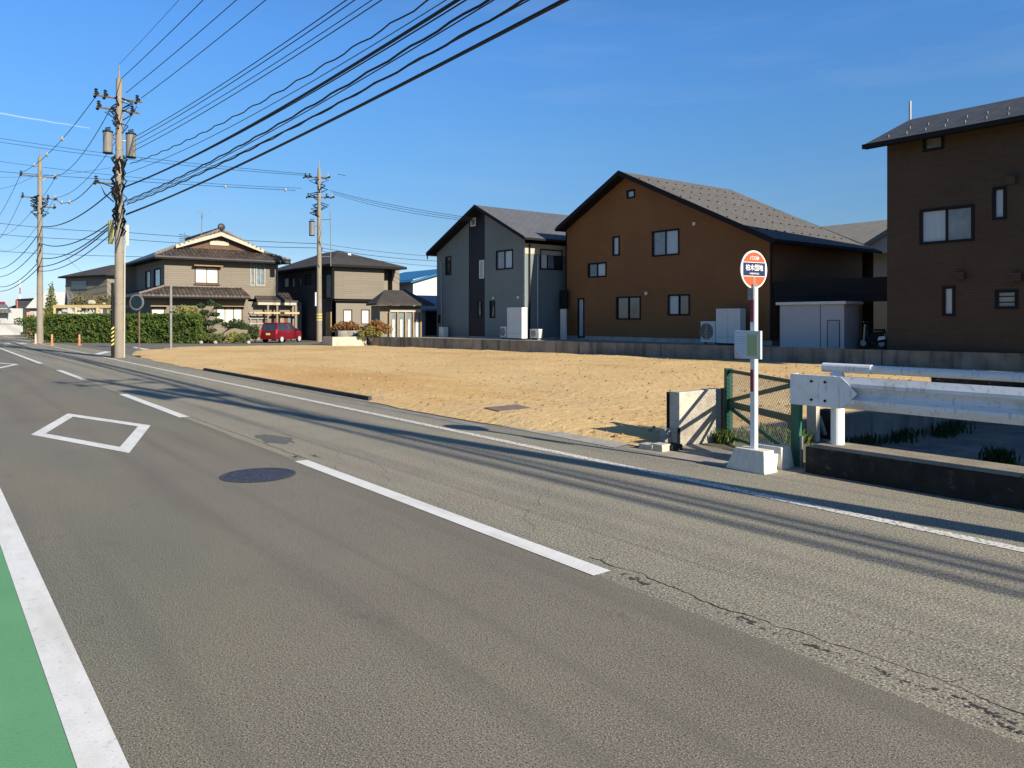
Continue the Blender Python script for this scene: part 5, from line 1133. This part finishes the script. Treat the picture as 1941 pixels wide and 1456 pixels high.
# ------------------------------------------------------------------ utility poles
def insul(b, p, h=.26, r_=.085):
    for k in range(3): b.cyl((p[0],p[1],p[2]+k*h/3),(p[0],p[1],p[2]+k*h/3+h/5),r_,r_*.55,8)
def pole(x, y, h, label, arms, trans=(), spike=.6, r0=.19, r1=.11, ang=R(90), group='utility poles'):
    t = thing('utility_pole', label, 'utility pole', (x,y,0), group)
    MB().cyl((x,y,0),(x,y,h),r0,r1,18).build('shaft', POLEC, t, smooth=False)
    if spike: MB().cyl((x,y,h),(x,y,h+spike),.05,.02,8).build('spike', GALV, t)
    z = 1.2
    while z < h-.8: rr_ = r0+(r1-r0)*z/h; MB().cyl((x,y,z),(x,y,z+.035),rr_+.012,seg=14).build('band', GALV, t); z += 1.1
    for (z, l0, l1, ins) in arms:
        d = Vector((math.cos(ang), math.sin(ang), 0)); p0 = Vector((x,y,z))-d*l0; p1 = Vector((x,y,z))+d*l1; e = Vector((-d.y,d.x,0))*(r1+.07)
        b = MB(); b.tube([p0+e, p1+e], .05, 4); b.cyl(Vector((x,y,z-.5))+e*.8, p1*.35+Vector((x,y,z))*.65+e, .02, seg=5); ao = b.build('crossarm', GALV, t)
        for f_ in ins:
            c_ = Vector((x,y,z))+d*f_+e; b = MB(); insul(b, c_+Vector((0,0,.05))); b.build('insulator', CREAMW if int(f_*10)%3 == 0 else BLACKM, ao)
            b = MB(); b.cyl(c_+Vector((-.32,0,.0)), c_+Vector((-.05,0,.05)), .07, .03, 7); b.cyl(c_+Vector((.05,0,.05)), c_+Vector((.32,0,.0)), .03, .07, 7); b.build('strain_insulator', BLACKM, ao)
    for (dx, dy, z, hh, r_) in trans:
        b = MB(); b.cyl((x+dx,y+dy,z),(x+dx,y+dy,z+hh),r_,seg=16); to = b.build('transformer', TRANSF, t)
        MB().cyl((x+dx,y+dy,z+hh),(x+dx,y+dy,z+hh+.06),r_+.02,seg=16).build('lid', BLACKM, to); MB().cyl((x+dx,y+dy,z-.04),(x+dx,y+dy,z),r_+.01,seg=16).build('bottom_plate', BLACKM, to)
        for k in (-1,0,1): b = MB(); insul(b, (x+dx+k*.12,y+dy+k*.05,z+hh+.06),.2,.045); b.build('bushing', BLACKM, to)
        MB().cyl((x,y,z+hh*.7),(x+dx,y+dy,z+hh*.7),.03,seg=5).build('bracket', GALV, t)
    return t
def clutter(t, x, y, z0, z1, n, m=BLACKM, r_=.035, sp=.22):
    for _ in range(n):
        z = rnd.uniform(z0, z1); a = rnd.uniform(0,6.28); a2 = a+rnd.uniform(-1,1); b = MB()
        b.tube([(x+.14*math.cos(a),y+.14*math.sin(a),z),(x+sp*math.cos((a+a2)/2),y+sp*math.sin((a+a2)/2),z-.15),(x+.14*math.cos(a2),y+.14*math.sin(a2),z-.4)], r_*rnd.uniform(.5,1), 5)
        b.build('cable_loop', m, t)
X1, Y1 = -36.4, 6.7
p1 = pole(X1, Y1, 11.95, 'nearest concrete utility pole with two transformers and a striped guard', [(11.15,.95,.95,(-.85,-.5,.75)),(10.65,.85,.85,(-.75,.55)),(7.45,.95,.15,(-.85,))],
    [(-.1,-.42,8.75,.85,.19),(.05,.45,8.65,.95,.20)], r0=.20, r1=.125)
clutter(p1, X1, Y1, 7.0, 8.8, 34, sp=.30, r_=.05); clutter(p1, X1, Y1, 9.5, 11.3, 12, sp=.55, r_=.03); clutter(p1, X1, Y1, 5.5, 6.8, 26, sp=.26, r_=.05); clutter(p1, X1, Y1, 10.3, 11.2, 6, sp=.3)
MB().box(X1-.05,X1+.1,Y1-.42,Y1-.22,4.85,5.85).build('yellow_plate', mat('plate_yellow',(.28,.26,.10),.6), p1); MB().box(X1+.05,X1+.12,Y1+.22,Y1+.36,4.8,5.7).build('pale_plate', CREAMW, p1)
b = MB(); b.cyl((X1-.02,Y1-.25,0),(X1-.02,Y1-.25,3.2),.06,seg=10); b.build('cable_guard', BLACKM, p1)
b = MB(); b.cyl((X1-.1,Y1-.16,0),(X1-.1,Y1-.16,2.4),.05,seg=8); b.build('conduit', GALV, p1)
for k in range(5):
    z = .55+k*.17; b = MB(); n=12
    for j in range(n):
        a, a2 = 2*math.pi*j/n, 2*math.pi*(j+1)/n; r_ = .0625
        b.quad(*[(X1-.02+r_*math.cos(q_), Y1-.25+r_*math.sin(q_), zz+.05*math.sin(q_)) for q_, zz in ((a,z),(a2,z),(a2,z+.07),(a,z+.07))])
    b.build('yellow_stripe', YELLOW, p1)
MB().tube([(X1+.1,Y1+.18,0),(X1+.1,Y1+.2,4.5),(X1+.12,Y1+.25,5)], .03, 6).build('conduit', CREAMW, p1)
b = MB(); q = Vector((X1,Y1,6.9)); b.tube([q+Vector((0,-.15,.35)), q+Vector((-.1,-.75,.55)), q+Vector((0,-.55,.05)), q+Vector((0,-.2,-.25))], .03, 5); b.build('bracket', BLACKM, p1)
X3, Y3 = -62.4, 6.5
p3 = pole(X3, Y3, 12.9, 'far left concrete utility pole in front of the clipped shrub', [(11.6,1.2,1.1,(-1.1,.9)),(10.1,1.15,1.1,(-1.,.5,.95)),(9.5,.4,1.0,(.9,))], (), r0=.22, r1=.13); clutter(p3, X3, Y3, 9.0, 10.4, 20, sp=.55, r_=.06); clutter(p3, X3, Y3, 5.2, 7.6, 7)
c_ = atD(605,648,56); X2, Y2 = c_[0], c_[1]
p2 = pole(X2, Y2, 12.6, 'utility pole with one dark transformer in front of the beige charcoal house', [(12.0,1.1,.75,(-1.,-.7,.6)),(10.55,.9,1.0,(-.8,.5,.9)),(9.6,.4,.1,())], [(-.25,-.45,7.75,.95,.2)], r0=.21, r1=.12, ang=R(60)); clutter(p2, X2, Y2, 5.4, 7.4, 10); clutter(p2, X2, Y2, 9.5, 12, 22, sp=.7, r_=.06)
MB().box(X2-.24,X2-.05,Y2-.26,Y2-.1,2.6,3.6).build('white_plate', WHITEP, p2)
for z in (1.55,1.75,1.95): MB().cyl((X2,Y2,z),(X2,Y2,z+.08),.215,.215,16).build('yellow_band', YELLOW, p2)
b = MB(); q = Vector((X2,Y2,8)); rr = Vector((.6085,.7935,0)); b.tube([q+rr*.15+Vector((0,0,.9)), q+rr*.85+Vector((0,0,.9))], .03, 5); b.tube([q+rr*.8+Vector((0,0,1.6)), q+rr*.85+Vector((0,0,-2.5))], .03, 5); b.tube([q+rr*.15+Vector((0,0,-1.8)), q+rr*.85+Vector((0,0,-1.8))], .03, 5); b.build('step_frame', GALV, p2)
X0, Y0 = 2.0, 7.20
p0 = pole(X0, Y0, 12.2, 'utility pole just beyond the right edge whose shadow crosses the road', [(11.6,1.0,1.0,(-.9,.3,.9)),(11.0,.9,.9,(-.8,.8)),(8.9,.7,.7,(-.6,.6))], [(-.1,-.45,9.0,.95,.24),(.05,.45,9.0,.95,.24)], r0=.17, r1=.11); clutter(p0, X0, Y0, 6.5, 9, 8)
X4, Y4 = -112., 6.5
p4 = pole(X4, Y4, 12.6, 'farthest utility pole along the road beyond the left edge', [(11.6,1.1,1.1,(-1.,.9)),(10.2,1.,1.,(-.9,.9))], ())

# ------------------------------------------------------------------ overhead wires
def wire(name, label, A_, B_, sag, r_, n=22, cat='cable', group='overhead wires', twist=0, blobs=()):
    A_, B_ = Vector(A_), Vector(B_); pts = []
    for k in range(n+1):
        t = k/n; p = A_.lerp(B_, t); p.z -= 4*sag*t*(1-t)
        if twist: p.z += twist*math.sin(k*1.7)*.5; p.y += twist*math.cos(k*1.7)*.5
        pts.append(p)
    o = MB().tube(pts, r_, 5).build(name, WIRE); tag(o, label, cat, group)
    for t in blobs:
        p = A_.lerp(B_, t); p.z -= 4*sag*t*(1-t); b = MB().ball(p, .10, 8, 6, 1.3, .8, 1.2); b.build('spacer', CREAMW, o)
    return o
def solve(pxA, pyA, pxT, zB, sag, dx=0):
    """wire from the nearest pole (seen at pixel A) to the near pole, offset sideways so it leaves the frame top where it does in the photo"""
    A_ = Vector(onX(pxA, pyA, X1+dx))
    def z_err(yB):
        B_ = Vector((X0, yB, zB)); t_ = (pxT-970.5)/1458
        f = lambda p: (.6085*p.x+.7935*p.y)-t_*(-.7935*p.x+.6085*p.y)
        fa, fb = f(A_), f(B_); l = fa/(fa-fb); p = A_.lerp(B_, l); p.z -= 4*sag*l*(1-l); D = -.7935*p.x+.6085*p.y
        return p.z-(CAM_H+605/1458*D)
    lo, hi = 4.0, 10.5; best = min(([y_/50, abs(z_err(y_/50))] for y_ in range(int(lo*50), int(hi*50))), key=lambda q_: q_[1])
    return A_, Vector((X0, best[0], zB))
W1 = [  # pixel at pole, pixel where it leaves the top, z at near pole, sag, radius, twist, label
 (225,123,339,12.7,.35,.008,0,'hair-thin highest wire leaving the tip of the nearest pole'),
 (228,151,385,11.8,.35,.014,0,'thin high voltage wire second from the top on the nearest pole'),
 (239,176,448,11.5,.35,.014,0,'middle high voltage wire from the upper crossarm of the nearest pole'),
 (268,186,504,11.5,.35,.014,0,'lowest high voltage wire from the right tip of the crossarm'),
 (251,262,657,9.0,.45,.013,0,'upper wire of the four thin parallel wires above the transformer'),
 (251,269,673,8.9,.45,.013,0,'second of the four thin parallel wires beside the transformer'),
 (251,278,705,8.8,.45,.011,0,'third of the four thin parallel wires beside the transformer'),
 (251,287,724,8.7,.45,.013,0,'lowest of the four thin parallel wires beside the transformer'),
 (246,311,814,8.3,.75,.017,.05,'wavy twisted service cable in the middle of the bundle'),
 (239,329,845,8.0,.7,.010,0,'thin wire just below the wavy twisted cable'),
 (232,356,867,7.5,.60,.032,0,'upper of the two thickest black cables'),
 (235,354,884,7.45,.60,.014,0,'thin wire running just under the upper thick cable'),
 (235,382,925,7.2,.50,.022,.03,'twisted telephone cable between the two thick cables'),
 (236,384,935,7.15,.52,.012,0,'thin messenger wire beside the twisted telephone cable'),
 (240,388,995,6.9,.45,.022,.03,'lower twisted telephone cable above the lowest thick cable'),
 (241,385,1003,6.9,.40,.012,0,'messenger wire above the lower twisted telephone cable'),
 (239,407,1070,6.45,.31,.032,0,'lowest and thickest black cable of the bundle'),
 (240,405,1078,6.5,.31,.012,0,'thin wire lashed along the lowest thick cable')]
for (a_, b_, c_, zB, sg, r_, tw, lab) in W1:
    A_, B_ = solve(a_, b_, c_, zB, sg); wire('overhead_cable', lab, A_, B_, sg, r_, n=(90 if tw else 26), twist=tw, group='overhead cables from the nearest pole')
    # the same lines run on past the near pole
    wire('overhead_cable_run', 'overhead line continuing past the near pole behind the camera', B_, B_+Vector((34,.5,-.2)), sg, r_, n=10, group='cables behind the camera')
# nearest pole to the far left pole and on
c1 = [((X1,Y1-.8,11.2),(X3,Y3-1.1,11.7),.5,.016,'upper left wire of the pair with white spacers',(.35,.55,.75)),
      ((X1,Y1-.3,10.7),(X3,Y3+1.0,11.7),.6,.016,'lower wire beside the white spacers between the two left poles',()),
      ((X1,Y1+.7,10.9),(X3,Y3+1.0,10.2),.9,.014,'deep sagging wire between the two left poles',()),
      ((X1,Y1-.2,7.2),(X3,Y3+.1,8.1),.5,.03,'thick cable from the nearest pole to the far left pole',()),
      ((X1,Y1-.2,5.9),(X3,Y3+.1,6.9),.55,.028,'second thick cable between the two left poles',()),
      ((X1,Y1-.25,5.75),(X3,Y3+.1,5.9),.5,.028,'third thick cable between the two left poles',()),
      ((X1,Y1-.3,5.6),(X3,Y3-.1,5.3),.45,.028,'fourth thick cable between the two left poles',()),
      ((X1,Y1-.3,5.3),(X3,Y3-.1,5.0),.5,.022,'lowest cable between the two left poles',()),
      ((X1,Y1-.9,7.5),(X3,Y3+1.0,10.0),.5,.02,'cable rising from the street bracket to the far left pole',(.55,.8))]
for a_, b_, sg, r_, lab, bl in c1: wire('overhead_cable', lab, a_, b_, sg, r_, group='cables between the two left poles', blobs=bl)
c2 = [(1.0,11.7,11.7,.9,.016,'high wire leaving the far left pole toward the left edge'),(-1.1,11.7,11.7,1.0,.016,'second high wire leaving the far left pole'),(-1.0,10.2,10.2,1.4,.014,'sagging wire from the lower crossarm of the far left pole'),(.9,10.2,10.2,1.5,.014,'second sagging wire from the lower crossarm of the far left pole'),
      (.1,7.9,7.9,1.1,.03,'upper thick cable leaving the far left pole at the left edge'),(.1,6.9,7.0,1.0,.03,'middle thick cable leaving the far left pole at the left edge'),(.1,5.9,6.0,1.1,.03,'lower thick cable leaving the far left pole at the left edge'),(-.1,5.2,5.4,.9,.03,'lowest thick cable leaving the far left pole at the left edge')]
for dy, za, zb_2, sg, r_, lab in c2: wire('overhead_cable', lab, (X3,Y3+dy,za), (X4,Y4+dy,zb_2), sg, r_, group='cables leaving the far left pole')
# lines across the view behind the poles (pixel, pixel, distance)
c3 = [((-40,256),62,(583,330),56,.25,.016,'upper crossing wire ending at the top of the middle pole',()),((-40,263),62,(586,333),56,.3,.016,'second crossing wire ending at the top of the middle pole',()),
      ((-40,322),60,(560,361),56,.1,.018,'crossing wire with white markers ending at the middle pole',(.79,.97)),((-40,300),60,(572,357),56,.35,.014,'thin crossing wire above the marked wire',()),
      ((640,330),56.5,(655,333),57,0,.02,'short stub of wire right of the middle pole top',()),
      ((625,361),56,(900,414),40.5,.15,.012,'upper wire from the middle pole to the grey house',()),((630,364),56,(900,417),40.5,.2,.012,'middle wire from the middle pole to the grey house',()),((630,367),56,(900,420),40.5,.25,.012,'lower wire from the middle pole to the grey house',()),
      ((232,440),70,(600,462),62,.1,.022,'cable behind the tiled roof at antenna height',()),((-40,418),75,(232,440),70,.2,.022,'left part of the cable behind the tiled roof',()),((232,453),70,(600,470),62,.15,.022,'second cable behind the tiled roof ridge',()),((-40,440),75,(232,455),70,.2,.022,'second crossing cable behind the two left poles',()),
      ((-40,474),75,(280,487),72,.1,.022,'low crossing cable behind the two left poles',()),((610,462),60,(860,488),60,.15,.014,'upper thin wire above the charcoal roof',()),((610,470),60,(860,496),60,.2,.018,'middle wire above the charcoal roof',()),((610,476),60,(860,507),60,.2,.014,'lowest wire above the charcoal roof',()),
      ((-40,335),70,(210,318),60,.3,.012,'faint wire rising toward the nearest pole',()),((-30,360),70,(80,325),53,.4,.012,'faint wire from the left edge to the far left pole',()),((120,480),55,(165,520),80,.2,.010,'thin service drop to the rear houses',())]
for a_, Da, b_, Db, sg, r_, lab, bl in c3: wire('overhead_cable', lab, atD(*a_,Da), atD(*b_,Db), sg, r_, n=14, group='cables crossing the street', blobs=bl)

# ------------------------------------------------------------------ red car
cr = thing('parked_car', 'small dark red hatchback parked with its rear toward the street', 'car', (0,0,0))
Lc, Wc = 3.45, 1.48
def sect(x): return x
b = MB()
# side profile (u forward from the rear bumper, z) as loops with half-width per level
st_ = [(-.0,.30,.66,.80,.62),(.05,.26,.72,.92,.70),(.5,.24,.74,.94,.74),(1.7,.24,.74,.94,.74),(2.5,.24,.74,.93,.74),(3.1,.26,.72,.84,.70),(3.42,.32,.62,.68,.58)]
rings = []
for (u_, z0, w_, z1, wt) in st_:
    rings.append([(u_,-w_*.94,z0),(u_,-w_,z0+.2),(u_,-w_,z1-.15),(u_,-wt*.97,z1),(u_,wt*.97,z1),(u_,w_,z1-.15),(u_,w_,z0+.2),(u_,w_*.94,z0)])
def loft(b, rings):
    i = len(b.v); m_ = len(rings[0])
    for r_ in rings: b.v += r_
    for j in range(len(rings)-1):
        for k in range(m_): b.f.append((i+j*m_+k, i+j*m_+(k+1)%m_, i+(j+1)*m_+(k+1)%m_, i+(j+1)*m_+k))
    b.f.append(tuple(i+k for k in range(m_-1,-1,-1))); b.f.append(tuple(i+(len(rings)-1)*m_+k for k in range(m_)))
loft(b, rings); o = b.build('body', REDP, cr, smooth=False, bevel=.03)
# greenhouse: dark glass with red roof and pillars
b = MB(); b.hexa([(.06,-.69,.92),(2.62,-.69,.92),(2.62,.69,.92),(.06,.69,.92)],[(.26,-.58,1.42),(1.95,-.58,1.42),(1.95,.58,1.42),(.26,.58,1.42)]); b.build('glasshouse', GLASSD, cr)
b = MB(); b.hexa([(.20,-.61,1.40),(2.02,-.61,1.40),(2.02,.61,1.40),(.20,.61,1.40)],[(.30,-.53,1.49),(1.88,-.53,1.49),(1.88,.53,1.49),(.30,.53,1.49)]); b.build('roof', REDP, cr, bevel=.03)
for s_ in (-1,1):
    for (ua, ub, w_) in ((.03,.23,.13),(1.18,1.2,.07),(2.6,1.95,.07)):
        MB().hexa([(ua,s_*.715,.90),(ua+w_,s_*.715,.90),(ua+w_,s_*.67,.90),(ua,s_*.67,.90)],[(ub,s_*.60,1.43),(ub+w_*.8,s_*.60,1.43),(ub+w_*.8,s_*.55,1.43),(ub,s_*.55,1.43)]).build('pillar', REDP, cr)
    MB().box(-.025,.03,s_*.70-.07,s_*.70+.03,.68,1.0).build('tail_light', mat('tail_red',(.75,.05,.05),.3), cr)
    for u_ in (.62,2.85):
        w = MB().cyl((u_,s_*.60,.27),(u_,s_*.755,.27),.27,seg=22).build('wheel', RUBBER, cr); MB().cyl((u_,s_*.756,.27),(u_,s_*.765,.27),.19,seg=18).build('rim', mat('rim_silver',(.62,.62,.62),.4,.4), w)
    MB().box(1.3,1.45,s_*.745,s_*.76,.78,.81).build('door_handle', GALV, cr); MB().box(2.35,2.5,min(s_*.74,s_*.88),max(s_*.74,s_*.88),.93,1.05).build('side_mirror', REDP, cr)
MB().box(-.05,.02,-.66,.66,.28,.46).build('rear_bumper', REDP, cr, bevel=.02); MB().box(-.022,-.002,-.17,.17,.58,.72).build('number_plate', mat('plate_amber',(.62,.52,.18),.5), cr)
q = gnd(536,650)
hd_ = R(90+34); cr.rotation_euler = (0,0,hd_); cr.scale = (.94,.94,.94); off = Matrix.Rotation(hd_,3,'Z')@Vector((.62,-.75,0)); cr.location = (q[0]-off.x, q[1]-off.y, .003)

# faint vapour trail high in the sky
CT = bpy.data.materials.new('vapour'); CT.use_nodes = True; t_ = CT.node_tree; pb = t_.nodes['Principled BSDF']; pb.inputs['Base Color'].default_value = (.95,.95,.95,1); pb.inputs['Roughness'].default_value = 1; pb.inputs['Alpha'].default_value = .10
b = MB(); b.tube([Vector(atD(-400,150,7000)).lerp(Vector(atD(170,243,9500)), k/20)+Vector((0,0,12*mn.noise(Vector((k*.9,0,0))))) for k in range(21)], [17*(1-.7*k/20) for k in range(21)], 8)
ct = b.build('vapour_trail', CT); ct['kind'] = 'structure'
